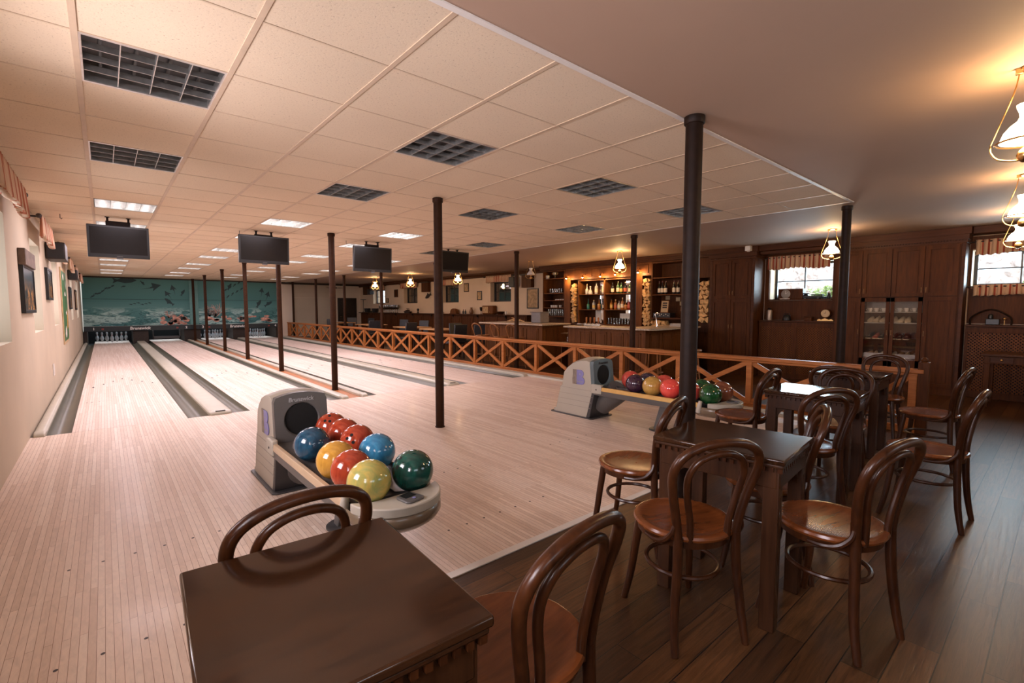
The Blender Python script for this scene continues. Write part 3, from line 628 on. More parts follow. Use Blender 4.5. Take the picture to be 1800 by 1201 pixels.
# ============================================================ BENTWOOD CHAIRS
def bentwood(label, x, y, f):
    t = thing('bentwood_chair', label, 'chair', (x, y, 0), R(f), 'bentwood cafe chairs')
    build('seat', MB().lathe([(.001, .452), (.14, .450), (.17, .456), (.192, .462), (.203, .458), (.207, .448), (.203, .438), (.19, .434), (.001, .434)], 40, cap=False), W_SEAT, t)
    build('seat_ring', MB().lathe([(.172, .404), (.188, .404), (.190, .434), (.172, .434)], 36, cap=False), W_CHAIR, t)
    for s in (-1, 1):
        build('leg', MB().tube([(.135, s*.125, .43), (.150, s*.138, .30), (.168, s*.152, .14), (.195, s*.170, 0)], [.019, .0185, .0165, .0145], 12, sub=4), W_CHAIR, t)
        build('leg', MB().tube([(-.168, s*.130, .455), (-.172, s*.134, .32), (-.185, s*.150, .15), (-.210, s*.160, 0)], [.019, .019, .0175, .0145], 12, sub=4), W_CHAIR, t)
        build('side_brace', MB().tube([(-.02, s*.185, .415), (-.08, s*.183, .418), (-.13, s*.170, .435), (-.165, s*.158, .475), (-.172, s*.150, .51)], [.008, .011, .012, .011, .008], 8, sub=4), W_CHAIR, t)
    pts = [(-.168, -.130, .44), (-.172, -.142, .52), (-.188, -.170, .64), (-.212, -.187, .73), (-.236, -.165, .797), (-.252, -.098, .838), (-.258, 0, .851)]
    pts = pts+[(a, -b, c) for a, b, c in reversed(pts[:-1])]
    build('back_frame', MB().tube(pts, .0178, 12, sub=5), W_CHAIR, t)
    ip = [(-.176, -.082, .435), (-.180, -.088, .52), (-.193, -.112, .63), (-.212, -.122, .71), (-.231, -.100, .768), (-.243, -.055, .798), (-.247, 0, .807)]
    ip = ip+[(a, -b, c) for a, b, c in reversed(ip[:-1])]
    build('inner_hoop', MB().tube(ip, .0135, 10, sub=5), W_CHAIR, t)
    build('leg_ring', MB().tube([(.152*math.cos(2*PI*k/28), .148*math.sin(2*PI*k/28), .265) for k in range(28)], .010, 8, closed=True), W_CHAIR, t)
    return t
c0 = bentwood('bentwood chair whose hoop rises behind the nearest dark table', .71, -5.435, 92)
for x, y, f, l in ((1.135, -6.045, 96, 'bentwood chair at the bottom centre, right of the nearest table'),
                   (2.19, -5.955, 63, 'bentwood chair before the second table, its hoop seen from behind'),
                   (2.645, -6.375, 77, 'bentwood chair pushed to the near right side of the second table'),
                   (2.66, -5.375, 103, 'bentwood chair with bare seat left of the second table, at the thick post'),
                   (2.965, -5.99, 112, 'bentwood chair at the far right corner of the second table'),
                   (3.86, -5.87, 57, 'bentwood chair between the second and third tables, hoop seen from behind'),
                   (4.43, -5.21, 91, 'bentwood chair with bare seat beyond the third table, beside the ball return end'),
                   (4.70, -5.82, 178, 'bentwood chair at the far side of the third table, turned towards it'),
                   (5.30, -5.70, 4, 'bentwood chair at the near side of the fourth table'),
                   (6.36, -5.76, 182, 'bentwood chair at the far side of the fourth table, by the railing end'),
                   (4.33, -6.44, 88, 'bentwood chair standing free on the wet-looking floor, right of the third table'),
                   (5.74, -6.24, 86, 'farthest free-standing bentwood chair, at the right below the dark desk')):
    dup(c0, (x, y, 0), R(f), l)
# ============================================================ SQUARE TABLES
def cafe_table(label, x, y, rz, hw=.245, hd=.285):
    t = thing('cafe_table', label, 'table', (x, y, 0), R(rz), 'dark wooden cafe tables')
    build('tabletop', MB().box(-hw, hw, -hd, hd, .722, .746), W_TABLE, t, bevel=.006)
    build('top_moulding', MB().box(-hw+.007, hw-.007, -hd+.007, hd-.007, .706, .722), W_TLEG, t, bevel=.005)
    dn = MB(); q = .030; a, b = hw-.020, hd-.020
    n = int(2*a/q); 
    for k in range(n+1):
        x_ = -a+2*a*k/n
        for s in (-1, 1): dn.box(x_-.0075, x_+.0075, s*b-.010, s*b+.010, .688, .706)
    n = int(2*b/q)
    for k in range(n+1):
        y_ = -b+2*b*k/n
        for s in (-1, 1): dn.box(s*a-.010, s*a+.010, y_-.0075, y_+.0075, .688, .706)
    build('dentil_moulding', dn, W_CHAIR, t, smooth=False)
    ap = MB(); c, d = hw-.034, hd-.034
    for s in (-1, 1): ap.box(-c, c, s*d-.011, s*d+.011, .615, .706).box(s*c-.011, s*c+.011, -d, d, .615, .706)
    build('apron', ap, W_TLEG, t, bevel=.003)
    lx, ly = hw-.055, hd-.055
    for sx in (-1, 1):
        for sy in (-1, 1):
            m = MB().box(sx*lx-.030, sx*lx+.030, sy*ly-.030, sy*ly+.030, 0, .69)
            for o in (-.010, .010): m.box(sx*lx+o-.004, sx*lx+o+.004, sy*ly-.0315, sy*ly+.0315, .05, .58)
            build('leg', m, W_TLEG, t, bevel=.003)
    rr = .11
    arc = [(rr*(1-math.cos(a_)), -rr*(1-math.sin(a_))) for a_ in [PI/2*k/8 for k in range(9)]]
    for s in (-1, 1):
        for e in (-1, 1):
            x0 = e*(lx-.026); ab = MB().prism([(x0, .62)]+[(x0-e*u, .62+v) for u, v in arc], s*ly-.011, s*ly+.011, 1); build('arched_bracket', ab, W_TLEG, t, smooth=False)
            y0 = e*(ly-.026); ab = MB().prism([(y0, .62)]+[(y0-e*u, .62+v) for u, v in arc], s*lx-.011, s*lx+.011, 0); build('arched_bracket', ab, W_TLEG, t, smooth=False)
    return t
t1 = cafe_table('nearest dark square table, filling the bottom of the picture', .66, -5.99, -3)
dup(t1, (2.575, -5.985, 0), R(5.5), 'second dark square table, in front of the thick steel post')
dup(t1, (4.32, -5.80, 0), R(3), 'third dark square table with pale reflection on its top')
dup(t1, (5.72, -5.66, 0), R(1), 'fourth and farthest dark square table, by the end of the railing')
# ============================================================ BALL RETURNS
def arcpts(cx, cy, r, a0, a1, n): return [(cx+r*math.cos(R(a0+(a1-a0)*k/n)), cy+r*math.sin(R(a0+(a1-a0)*k/n))) for k in range(n+1)]
LILAC = plain('lilac_emblem', (.20, .19, .42), .4, var=.08); TAUPE = plain('taupe_emblem', (.25, .20, .16), .5, var=.2, nscale=30); YEL = plain('yellow_rail_pad', (.62, .36, .10), .5, var=.06)
FACEP = plain('slate_face_plastic', (.10, .135, .145), .35, var=.05)
def ball_return(x, y, label, raily, facem, L1):
    t = thing('ball_return', label, 'ball return', (x, y, 0))
    # hood: side profile in (y, z), front towards -y
    side = [(.05, .012), (-.035, .325), (.005, .70), (.05, .715), (.16, .705), (.28, .665), (.37, .60), (.425, .54), (.46, .36), (.485, .352), (.56, .06), (.60, .05), (.60, .012)]
    hood = MB().prism([(a, b) for a, b in side], -.19, -.165, 0).prism([(a, b) for a, b in side], .165, .19, 0)
    top = [p for p in side[2:12]]
    m = MB()
    def shell(u, v):
        k = u*(len(top)-1); i = min(int(k), len(top)-2); f = k-i; py = top[i][0]*(1-f)+top[i+1][0]*f; pz = top[i][1]*(1-f)+top[i+1][1]*f
        xx = -.19+.38*v; return (xx, py, pz+.035*(1-(xx/.19)**2)*(1 if u < .75 else (1-u)*4))
    hood.grid(shell, 30, 12)
    build('hood', hood, BEIGEP, t, bevel=.004, angle=30)
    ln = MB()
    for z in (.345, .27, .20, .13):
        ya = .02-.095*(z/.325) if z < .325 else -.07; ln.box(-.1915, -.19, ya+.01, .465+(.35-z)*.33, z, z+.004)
    build('side_groove', ln, TAUPE2, t, smooth=False)  # thin darker strips, the shade of the grooves put into their colour
    # face with round mouth
    hc, hr = .535, .118; n = 40; fm = MB(); outer = []
    for k in range(n):
        a = 2*PI*k/n; dx, dz = math.cos(a), math.sin(a); L = 10
        if dx > 1e-6: L = min(L, .187/dx)
        if dx < -1e-6: L = min(L, -.187/dx)
        if dz < -1e-6: L = min(L, (hc-.33)/-dz)
        ox, oz = dx*L, hc+dz*L
        zt = .70+.035*(1-(min(abs(ox), .165)/.19)**2) if L < 10 else 9
        if dz > 0:
            for q in range(400):
                l = .001*q+.1; xx = dx*l; zz = hc+dz*l
                if abs(xx) > .187 or zz > .70+.035*(1-(xx/.19)**2): break
            ox, oz = max(-.187, min(.187, xx)), zz
        outer.append((ox, oz))
    yf = lambda z: -.075+.04*(z-.325)/.375
    b0 = len(fm.v)
    for (ox, oz), k in zip(outer, range(n)):
        a = 2*PI*k/n; ix, iz = hr*math.cos(a), hc+hr*math.sin(a)
        fm.v += [(ox, yf(oz)-.012, oz), (ix*1.08, yf(iz)-.014, hc+(iz-hc)*1.08), (ix, yf(iz)-.004, iz), (ix, yf(iz)+.20, iz), (ox, yf(oz)+.06, oz)]
    for k in range(n):
        l = (k+1) % n
        for q in range(3): fm.f.append((b0+k*5+q, b0+l*5+q, b0+l*5+q+1, b0+k*5+q+1))
        fm.f.append((b0+k*5, b0+k*5+4, b0+l*5+4, b0+l*5))
    fm.f.append(tuple(b0+k*5+3 for k in range(n)))
    f = build('face_panel', fm, facem, t, angle=35)
    build('mouth', MB().lathe([(hr-.002, 0), (hr-.002, .18)], 32).xform(Matrix.Translation((0, -.052, hc)) @ Matrix.Rotation(R(-90), 4, 'X')), DARKIN, t)
    text('lettering', 'Brunswick', .042, DGREYP if facem is FACEP else PAPER_L, Matrix.Translation((0, -.0545, .683)) @ FACE_MY, f, .002, .0008, .1)
    build('lower_front', MB().prism([(.0, .012), (-.072, .326), (-.03, .326), (.055, .012)], -.188, .188, 0), DGREYP, t, bevel=.006)
    build('base_plate', MB().prism([(-.215, -.03), (-.18, -.055), (.18, -.055), (.215, -.03), (.215, .63), (.18, .66), (-.18, .66), (-.215, .63)], 0, .013), DGREYP, t, bevel=.004)
    # the emblem on the left flank, built in (y, z) on the plane x = -.19
    ex = -.1925; cz = .50; S = .115
    def lobe(zc, h, wdt): return [(-.0, zc+h/2), (-.055*wdt-.01, zc+h/2)]+[(-.055*wdt-.01-h/2*math.sin(R(a)), zc+h/2*math.cos(R(a))) for a in range(0, 181, 15)]+[(0, zc-h/2)]
    em = MB()
    for zc, h, wd in ((cz+.046, .088, .75), (cz-.044, .096, .98)): em.prism([(.19+a, b) for a, b in lobe(zc, h, wd)], ex-.004, ex+.001, 0)
    em.prism([(.185, cz-.092), (.205, cz-.092), (.205, cz+.090), (.185, cz+.090)], ex-.004, ex+.001, 0)
    e = build('emblem', em, LILAC, t, bevel=.002)
    em = MB()
    for k in range(4):
        y0 = .208+.017*k; em.prism([(y0, cz-.092), (y0+.0135, cz-.094), (y0+.020, cz-.04), (y0+.010, cz+.03), (y0+.0135, cz+.090), (y0, cz+.090), (y0-.003, cz+.03), (y0+.006, cz-.04)], ex-.004, ex+.001, 0)
    build('emblem_stripe', em, TAUPE, e, smooth=False)
    text('lettering', 'Brunswick', .021, PAPER_L, Matrix.Translation((ex-.005, .150, cz-.055)) @ FACE_MX, e, .0006, .0003)
    build('emblem_ball', MB().lathe([(.009, 0), (.009, .002)], 14).xform(Matrix.Translation((ex-.006, .150, cz+.040)) @ Matrix.Rotation(R(90), 4, 'Y')), PAPER_L, e)
    # rack
    z0 = .388; L0 = -.10
    dk = MB()
    for s in (-1, 1):
        dk.grid(lambda u, v: (s*.115+.090*math.cos(PI*(1+v)), L0+(L1-L0)*u, z0+.018+.018*math.cos(PI*v)**2 if 0 else z0+.02*(2*v-1)**2), 2, 8)
    dk.box(-.20, .20, L1, L0, z0-.03, z0-.004)
    build('ball_track', dk, GREYP, t)
    for s in (-1, 1):
        build('side_rail', MB().prism([(s*.205, z0-.07), (s*.232, z0-.07), (s*.240, z0-.01), (s*.236, z0+.025), (s*.212, z0+.025), (s*.205, z0)], L1, L0, 1), GREYP, t, bevel=.003)
        build('rail_pad', MB().prism([(s*.209, z0+.024), (s*.241, z0-.012), (s*.244, z0-.006), (s*.238, z0+.034), (s*.212, z0+.034)], L1+.02, L0-.12, 1), raily, t, bevel=.003)
        build('rail_clamp', MB().box(s*.228-.022, s*.228+.022, L0-.12, L0+.03, z0-.05, z0+.06), BEIGEP, t, bevel=.01)
        build('clamp_screw', MB().lathe([(.008, 0), (.008, .003)], 10).xform(Matrix.Translation((s*.2505, L0-.05, z0)) @ Matrix.Rotation(R(90*s), 4, 'Y')), BLACK, t)
        build('end_post', MB().tube([(s*.225, L1+.02, z0-.06), (s*.228, L1+.01, z0), (s*.226, L1, z0+.055)], [.026, .024, .016], 12, sub=3), BEIGEP, t)
    # rounded end tray
    tp = [(-.225, .12), (-.226, .02)]+[((.225*math.sin(R(a))), -.225*math.cos(R(a))+.0) for a in range(-84, 85, 8)]+[(.226, .02), (.225, .12)]
    cr = [(.235*math.sin(R(a)), -.235*math.cos(R(a))) for a in range(-84, 85, 7)]+[(.232, -.012), (.20, -.03), (.15, -.064), (-.15, -.064), (-.20, -.03), (-.232, -.012)]
    tr = MB().prism([(a, L1-.06+b) for a, b in cr], z0-.005, z0+.042)
    build('end_tray', tr, BEIGEP, t, bevel=.006)
    lo = MB(); n = len(tp); b0 = len(lo.v)
    for zz, sc_ in ((z0-.005, 1.0), (z0-.02, 1.05), (z0-.05, 1.05), (z0-.075, .98), (z0-.10, .82)):
        for a, b in tp: lo.v.append((a*sc_, L1-.06+b*sc_, zz))
    for q in range(4):
        for k in range(n): l = (k+1) % n; lo.f.append((b0+q*n+k, b0+q*n+l, b0+(q+1)*n+l, b0+(q+1)*n+k))
    lo.f.append(tuple(b0+4*n+k for k in range(n)))
    build('tray_bumper', lo, BUMP, t)
    vt = thing_part = build('hand_dryer_grille', MB().prism([(-.055, -.045), (-.04, -.06), (.04, -.06), (.055, -.045), (.05, .035), (.035, .05), (-.035, .05), (-.05, .035)], 0, .012).xform(Matrix.Translation((.01, L1-.205, z0+.0415)) @ Matrix.Rotation(R(12), 4, 'Z')), GREYP, t, bevel=.005)
    gm = MB()
    for k in range(6): gm.box(-.032, .032, -.012+.009*k, -.008+.009*k, .0135, .0152)
    build('slot', gm.xform(Matrix.Translation((.01, L1-.205, z0+.0415)) @ Matrix.Rotation(R(12), 4, 'Z')), BLACK, vt, smooth=False)
    build('badge', MB().lathe([(.009, .0135), (.009, .0155)], 14, (0, -.035, 0)).xform(Matrix.Translation((.01, L1-.205, z0+.0415)) @ Matrix.Rotation(R(12), 4, 'Z')), LILAC, vt)
    build('divider_bar', MB().tube([(0, L0-.05, z0+.018), (0, L1+.05, z0+.018)], .008, 8), BLACK, t)
    # support leg
    build('support_leg', MB().prism([(-.99, z0-.03), (-.90, z0-.03), (-.80, .012), (-.87, .012)], -.05, .05, 0).box(-.16, .16, -1.02, -.86, z0-.05, z0-.028), GREYP, t, bevel=.006)
    build('foot_plate', MB().lathe([(.105, 0), (.105, .010), (.098, .016), (.05, .018)], 28, (0, -.84, 0)), DGREYP, t)
    # scoop between hood and rack
    build('scoop', MB().tube([(0, -.03, .12), (0, -.10, .20), (0, -.22, .30), (0, -.30, .375)], [.10, .12, .13, .14], 18, sub=4), GREYP, t)
    return t
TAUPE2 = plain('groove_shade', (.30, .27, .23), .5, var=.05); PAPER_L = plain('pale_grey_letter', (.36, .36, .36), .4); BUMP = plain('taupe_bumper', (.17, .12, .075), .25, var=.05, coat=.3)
ball_return(1.405, -3.28, 'beige and grey ball return nearest the camera, loaded with nine balls', plain('cream_rail_pad', (.50, .36, .23), .4, var=.05), GREYP, -1.47)
ball_return(4.97, -3.24, 'beige and slate ball return with yellow rail, beside the crossed railing', YEL, FACEP, -1.44)
def ballmat(name, a, b_, rough=.12):
    m, nt, b = NT(name); setp(b, a, rough, 0, .5, .4, .05)
    n = noise(nt, mapped(nt), 7, 7, 2.2, .6); nt.links.new(ramp(nt, n, [(.36, b_), (.6, a)]), b.inputs['Base Color']); return m
BM = {'navy': ballmat('navy_marbled_ball', (.018, .085, .15), (.008, .035, .07)), 'yellow': ballmat('yellow_marbled_ball', (.62, .33, .055), (.45, .21, .03)), 'red': ballmat('red_marbled_ball', (.42, .058, .022), (.25, .025, .012)),
      'lime': ballmat('yellow_green_ball', (.55, .40, .10), (.28, .33, .10)), 'green': ballmat('dark_green_ball', (.010, .075, .055), (.004, .03, .025)), 'blue': ballmat('sky_blue_marbled_ball', (.05, .25, .42), (.02, .13, .26)),
      'coral': ballmat('coral_ball', (.60, .085, .06), (.48, .05, .035)), 'purple': ballmat('dark_purple_ball', (.060, .022, .045), (.02, .008, .02)), 'gold': ballmat('gold_ball', (.55, .33, .08), (.42, .22, .05)),
      'pink': ballmat('pink_red_ball', (.78, .085, .065), (.65, .06, .045)), 'orange': ballmat('orange_ball', (.62, .18, .045), (.45, .10, .02)), 'bottle': ballmat('bottle_green_ball', (.012, .085, .022), (.004, .03, .008)), 'brown': ballmat('brown_ball', (.24, .075, .035), (.15, .04, .02)), 'aub': ballmat('slate_purple_ball', (.05, .035, .06), (.02, .015, .03))}
def ball(x, y, z, col, label, holes=None, grp='bowling balls on the near ball return'):
    t = thing('bowling_ball', label, 'bowling ball', (x, y, z), 0, grp)
    b = build('shell', MB().sphere((0, 0, 0), .108, 40, 24), BM[col], t, angle=80)
    d0 = Vector(holes if holes else (.5, .8, .3)).normalized(); u = d0.orthogonal().normalized(); v = d0.cross(u)
    m = MB()
    for a, q in ((.030, .0), (-.016, .017), (-.016, -.017)):
        d = (d0*.108+u*a+v*q).normalized(); Q = d.to_track_quat('Z', 'Y').to_matrix().to_4x4()
        k = MB().lathe([(.0105, 0), (.0105, .0006), (.0085, .0007)], 16).xform(Matrix.Translation(d*.1078) @ Q); o_ = len(m.v); m.v += k.v; m.f += [tuple(i+o_ for i in f) for f in k.f]
    build('finger_holes', m, DARKIN, t)
ZB = .5005
for x, y, c, l, h in ((1.528, -3.60, 'red', 'red ball with finger holes, farthest on the right of the near ball return', (-.4, -.55, .75)), (1.528, -3.83, 'red', 'plain red marbled ball, second in the right file of the near ball return', None), (1.528, -4.06, 'red', 'red ball with two big finger holes, beside the sky-blue one', (-.65, -.62, .40)), (1.528, -4.35, 'blue', 'sky-blue marbled ball on the near ball return', None), (1.528, -4.785, 'green', 'dark green ball at the right end of the near ball return', (-.75, .0, .55)),
                  (1.285, -3.94, 'navy', 'navy blue marbled ball on the near ball return', (.4, -.1, .9)), (1.285, -4.35, 'yellow', 'yellow marbled ball on the near ball return', None), (1.285, -4.57, 'red', 'red marbled ball between the yellow and the yellow-green ones', None), (1.285, -4.79, 'lime', 'yellow-green ball at the near left end of the near ball return', None)):
    ball(x, y, ZB, c, l, h)
G2 = 'bowling balls on the far ball return'
for x, y, c, l in ((5.08, -3.62, 'coral', 'coral red ball at the back left of the far ball return'), (5.08, -3.85, 'aub', 'slate purple ball in the back file of the far ball return'), (5.08, -4.07, 'coral', 'coral ball in the back file, behind the golden and pink ones'), (5.08, -4.29, 'orange', 'orange ball in the back file, just left of the thick post'), (5.08, -4.51, 'bottle', 'bottle-green ball in the back file, just right of the thick post'), (5.08, -4.73, 'brown', 'brown ball at the right end of the far ball return'),
                   (4.86, -3.84, 'purple', 'dark purple ball in the front file of the far ball return'), (4.86, -4.06, 'gold', 'golden yellow ball on the far ball return'), (4.86, -4.28, 'pink', 'bright pink-red ball on the far ball return'), (4.86, -4.50, 'coral', 'coral ball in the front file, half hidden by the thick post'), (4.86, -4.72, 'bottle', 'bottle-green marbled ball in the front file of the far ball return')):
    ball(x, y, ZB, c, l, None, G2)
# ============================================================ LEFT WALL DRESSING
def valance(label, y0, y1, x, zt, drop, mat, side, group):
    """gathered curtain strip hanging from a rod; side +1: wall lies towards -x"""
    t = thing('curtain_valance', label, 'curtain', (x, (y0+y1)/2, zt), 0, group); L = y1-y0
    build('curtain_rod', MB().tube([(0, -L/2-.10, 0), (0, L/2+.10, 0)], .011, 10).sphere((0, -L/2-.12, 0), .028, 12, 8).sphere((0, L/2+.12, 0), .028, 12, 8), W_DARK, t)
    br = MB()
    for s in (-1, 1): br.bar((0, s*(L/2+.05), 0), (-side*.10, s*(L/2+.05), 0), .02, .02)
    build('rod_bracket', br, W_DARK, t)
    k = L/.085
    def f(u, v):
        y = -L/2+L*u; a = (.012+.020*v)*math.sin(2*PI*k*u+1.2*math.sin(5*u)); z = .028-drop*v*(1+.05*math.sin(2*PI*k*u)+.06*math.sin(9*u))
        return (side*(.012+abs(.0))+a, y+.010*math.sin(2*PI*k*u*2)*v, z)
    m = MB().grid(f, int(k*10), 6); o = build('gathered_cloth', m, mat, t, angle=180)
    sd = o.modifiers.new('thickness', 'SOLIDIFY'); sd.thickness = .002
    return t
for k, (a, b) in enumerate(LEFTWIN[2:], 0):
    pos = ['at the left edge, cut by the frame', 'second from the camera, above the first recess', 'third from the camera, above the green board side', 'fourth from the camera', 'fifth from the camera', 'farthest, next to the mural'][k]
    valance('small striped curtain on the left wall, '+pos, a-.18, b+.18, XL+.12, 2.43, .25, CURTL, 1, 'striped curtains of the left wall')
def picture(name, label, cat, y0, y1, z0, z1, d=.03, frame=W_DARK, fill=PAPER, fw_=.03, side='L', parts=True, xw=None):
    """framed flat thing on the left ('L', facing +x) or right ('R', facing -x) wall"""
    s = 1 if side == 'L' else -1; x = (XL if side == 'L' else XR) if xw is None else xw
    t = thing(name, label, cat, (x, (y0+y1)/2, (z0+z1)/2)); w, h = (y1-y0)/2, (z1-z0)/2
    m = MB(); X0, X1 = sorted((s*.001, s*d))
    m.box(X0, X1, -w, -w+fw_, -h, h).box(X0, X1, w-fw_, w, -h, h).box(X0, X1, -w+fw_, w-fw_, -h, -h+fw_).box(X0, X1, -w+fw_, w-fw_, h-fw_, h)
    build('frame', m, frame, t, bevel=.003, smooth=False)
    X0, X1 = sorted((s*.002, s*(d-.010))); build('picture_sheet', MB().box(X0, X1, -w+fw_, w-fw_, -h+fw_, h-fw_), fill, t, smooth=False)
    return t, w, h, s
def nightm():
    m, nt, b = NT('night_city_print'); setp(b, (.02, .04, .06), .25)
    v = mapped(nt, (1, 1.6, 1.1)); n = noise(nt, v, 5, 6, 1, .65); t2 = nt.nodes.new('ShaderNodeTexCoord'); sp = nt.nodes.new('ShaderNodeSeparateXYZ'); nt.links.new(t2.outputs['Object'], sp.inputs[0])
    zr = nt.nodes.new('ShaderNodeMapRange'); zr.inputs['From Min'].default_value = .12; zr.inputs['From Max'].default_value = -.05; nt.links.new(sp.outputs[2], zr.inputs[0])
    lo = ramp(nt, n, [(.45, (.01, .02, .03)), (.56, (.45, .20, .05)), (.66, (.8, .55, .25))])
    nt.links.new(mixc(nt, zr.outputs[0], (.025, .05, .065), lo), b.inputs['Base Color']); return m
NIGHT = nightm()
picture('framed_picture', 'large dark framed night city picture on the left wall, nearest', 'picture', .02, 1.05, 1.30, 1.82, .035, BLACK, NIGHT, .035)
tag(build('wooden_plaque', MB().box(XL+.001, XL+.06, .0, .92, 1.80, 1.97), plain('weathered_grey_wood', (.16, .115, .09), .8, var=.35, nscale=14), bevel=.006), 'weathered wooden plaque above the nearest night city picture', 'plaque')
picture('framed_picture', 'narrow dark framed picture on the left wall, second from the camera', 'picture', 2.93, 3.75, 1.48, 1.96, .035, BLACK, NIGHT, .035)
def speaker(label, x, y, z, rz, w=.22, h=.36, d=.2, mat=W_DARK):
    t = thing('wall_speaker', label, 'speaker', (x, y, z), rz)
    build('cabinet', MB().box(-w/2, w/2, -d/2, d/2, -h/2, h/2), mat, t, bevel=.012)
    build('grille', MB().box(-w/2+.015, w/2-.015, -d/2-.004, -d/2+.002, -h/2+.015, h/2-.015), BLACK, t, bevel=.006)
    return t
speaker('brown speaker box high on the left wall, above the second picture', XL+.12, 3.55, 2.24, 0, .22, .26, .7)
GREENB = plain('green_board_print', (.035, .13, .035), .45, var=.25, nscale=5)
gb = thing('notice_board', 'tall green board with white cut-outs and rounded lower corner on the left wall', 'board', (XL, 7.0, 0))
gp = [(-.83, 2.18), (-.83, .62)]+[(.55+.28*math.cos(R(a)), .90+.28*math.sin(R(a))) for a in range(-90, 1, 15)]+[(.83, 1.9)]+[(.55+.28*math.cos(R(a)), 1.90+.28*math.sin(R(a))) for a in range(0, 91, 15)]
gs = lambda k: [(a*k, 1.4+(b-1.4)*k) for a, b in gp]
build('backing', MB().prism(gp, .001, .022, 0), PAPER, gb, bevel=.003)
build('green_sheet', MB().prism(gs(.92), .0215, .025, 0), GREENB, gb, smooth=False)
wm = MB()
for cy, cz, a, b in ((-.3, 2.0, .22, .07), (.1, 1.65, .30, .06), (.2, 1.25, .18, .05), (-.2, .85, .30, .12), (.45, 1.85, .1, .1)): wm.prism([(cy+a*math.cos(2*PI*k/9)*random.uniform(.6, 1.1), cz+b*math.sin(2*PI*k/9)*random.uniform(.6, 1.1)) for k in range(9)], .0245, .0262, 0)
build('white_patches', wm, WHITEP, gb, smooth=False)
gm = MB().prism([(.2, .9), (.6, .95), (.66, 1.2), (.45, 1.35), (.3, 1.15)], .0245, .0266, 0); build('orange_patch', gm, plain('orange_print', (.55, .28, .06), .5), gb, smooth=False)
speaker('small brown box high on the left wall, beyond the green board', XL+.10, 9.3, 2.18, 0, .18, .24, .5)
picture('framed_picture', 'dark framed picture on the left wall, third from the camera', 'picture', 9.0, 9.85, 1.33, 1.88, .035, BLACK, NIGHT, .035)
picture('framed_picture', 'brown framed picture on the left wall, farthest from the camera', 'picture', 12.2, 13.1, 1.3, 1.9, .03, W_TLEG, PAPER, .05)
tag(build('wall_socket', MB().box(XL+.001, XL+.012, 3.25, 3.42, .30, .48).box(XL+.012, XL+.016, 3.28, 3.39, .33, .45), WHITEP, bevel=.003), 'small white socket plate low on the left wall', 'socket')
# ============================================================ CABINETRY HELPERS (front faces -x)
def panel_door(y0, y1, z0, z1, xf, st=.055):
    """framed door leaf lying against plane xf, growing to -x"""
    m = MB(); m.box(xf-.020, xf, y0, y0+st, z0, z1).box(xf-.020, xf, y1-st, y1, z0, z1).box(xf-.020, xf, y0+st, y1-st, z0, z0+st).box(xf-.020, xf, y0+st, y1-st, z1-st, z1)
    m.box(xf-.003, xf, y0+st, y1-st, z0+st, z1-st)
    m.box(xf-.010, xf-.002, y0+st+.020, y1-st-.020, z0+st+.020, z1-st-.020); return m
def handle_part(y, z, xf, par):
    build('handle', MB().tube([(xf-.022, y, z+.025), (xf-.036, y, z+.02), (xf-.036, y, z-.02), (xf-.022, y, z-.025)], .0035, 8, sub=3).box(xf-.023, xf-.020, y-.006, y+.006, z-.04, z+.04), OLDBR, par)
def cornice(x0, x1, y0, y1, zb, par=None, name='cornice'):
    m = MB(); 
    for a, b, e in ((0, .045, .012), (.045, .12, .03), (.12, H-.004-zb, .055)): m.box(x0-e, x1, y0-e, y1+e, zb+a, zb+b)
    n = int((y1-y0)/.035)
    for k in range(n): y = y0+(y1-y0)*(k+.5)/n; m.box(x0-.028, x0-.010, y-.009, y+.009, zb+.028, zb+.045)
    return build(name, m, W_CABH, par, smooth=False)
# tall cupboard A
XA = 10.08
t = thing('tall_cupboard', 'tall four-door walnut cupboard left of the window with the clock radio', 'cupboard', (0, 0, 0))
build('carcass', MB().box(XA, XR-.005, -2.93, -2.02, 0, 2.34), W_CAB, t, bevel=.004)
cornice(XA, XR-.005, -2.93, -2.02, 2.34, t)
build('corner_pilaster', MB().box(XA-.02, XA, -2.93, -2.875, .1, 2.33).box(XA-.02, XA, -2.075, -2.02, .1, 2.33), W_CABH, t, bevel=.003)
build('plinth', MB().box(XA-.01, XA+.01, -2.93, -2.02, 0, .10), W_CAB, t)
for a, b, hy in ((-2.87, -2.48, -2.505), (-2.47, -2.08, -2.445)):
    for c, d_, hz in ((.12, 1.525, .98), (1.545, 2.32, 1.66)):
        dd = build('door', panel_door(a, b, c, d_, XA), W_CAB, t, smooth=False); handle_part(hy, hz, XA, dd)
# window alcove W5 with ledge, sill and lattice radiator covers
LATT = None
def lattice(y0, y1, z0, z1, x):
    m = MB(); s = .045; L = (z1-z0)
    k = -int(L/s)-1
    while y0+k*s < y1:
        for sg in (1, -1):
            # diagonal bar from bottom, clipped
            ya, za, yb, zb = (y0+k*s, z0, y0+k*s+L, z1) if sg == 1 else (y0+k*s+L, z0, y0+k*s, z1)
            def clip(p, q):
                t0, t1 = 0, 1; dy = q[0]-p[0]
                for lim, sgn in ((y0, 1), (y1, -1)):
                    f0 = sgn*(p[0]-lim); f1 = sgn*(q[0]-lim)
                    if f0 < 0 and f1 < 0: return None
                    if f0 < 0: t0 = max(t0, f0/(f0-f1))
                    if f1 < 0: t1 = min(t1, f0/(f0-f1))
                if t1-t0 < .02: return None
                g_ = lambda t_: (p[0]+dy*t_, p[1]+(q[1]-p[1])*t_); return g_(t0), g_(t1)
            c = clip((ya, za), (yb, zb))
            if c: m.bar((x-.003*sg, *c[0]), (x-.003*sg, *c[1]), .015, .006, (1, 0, 0)) 
        k += 1
    return m
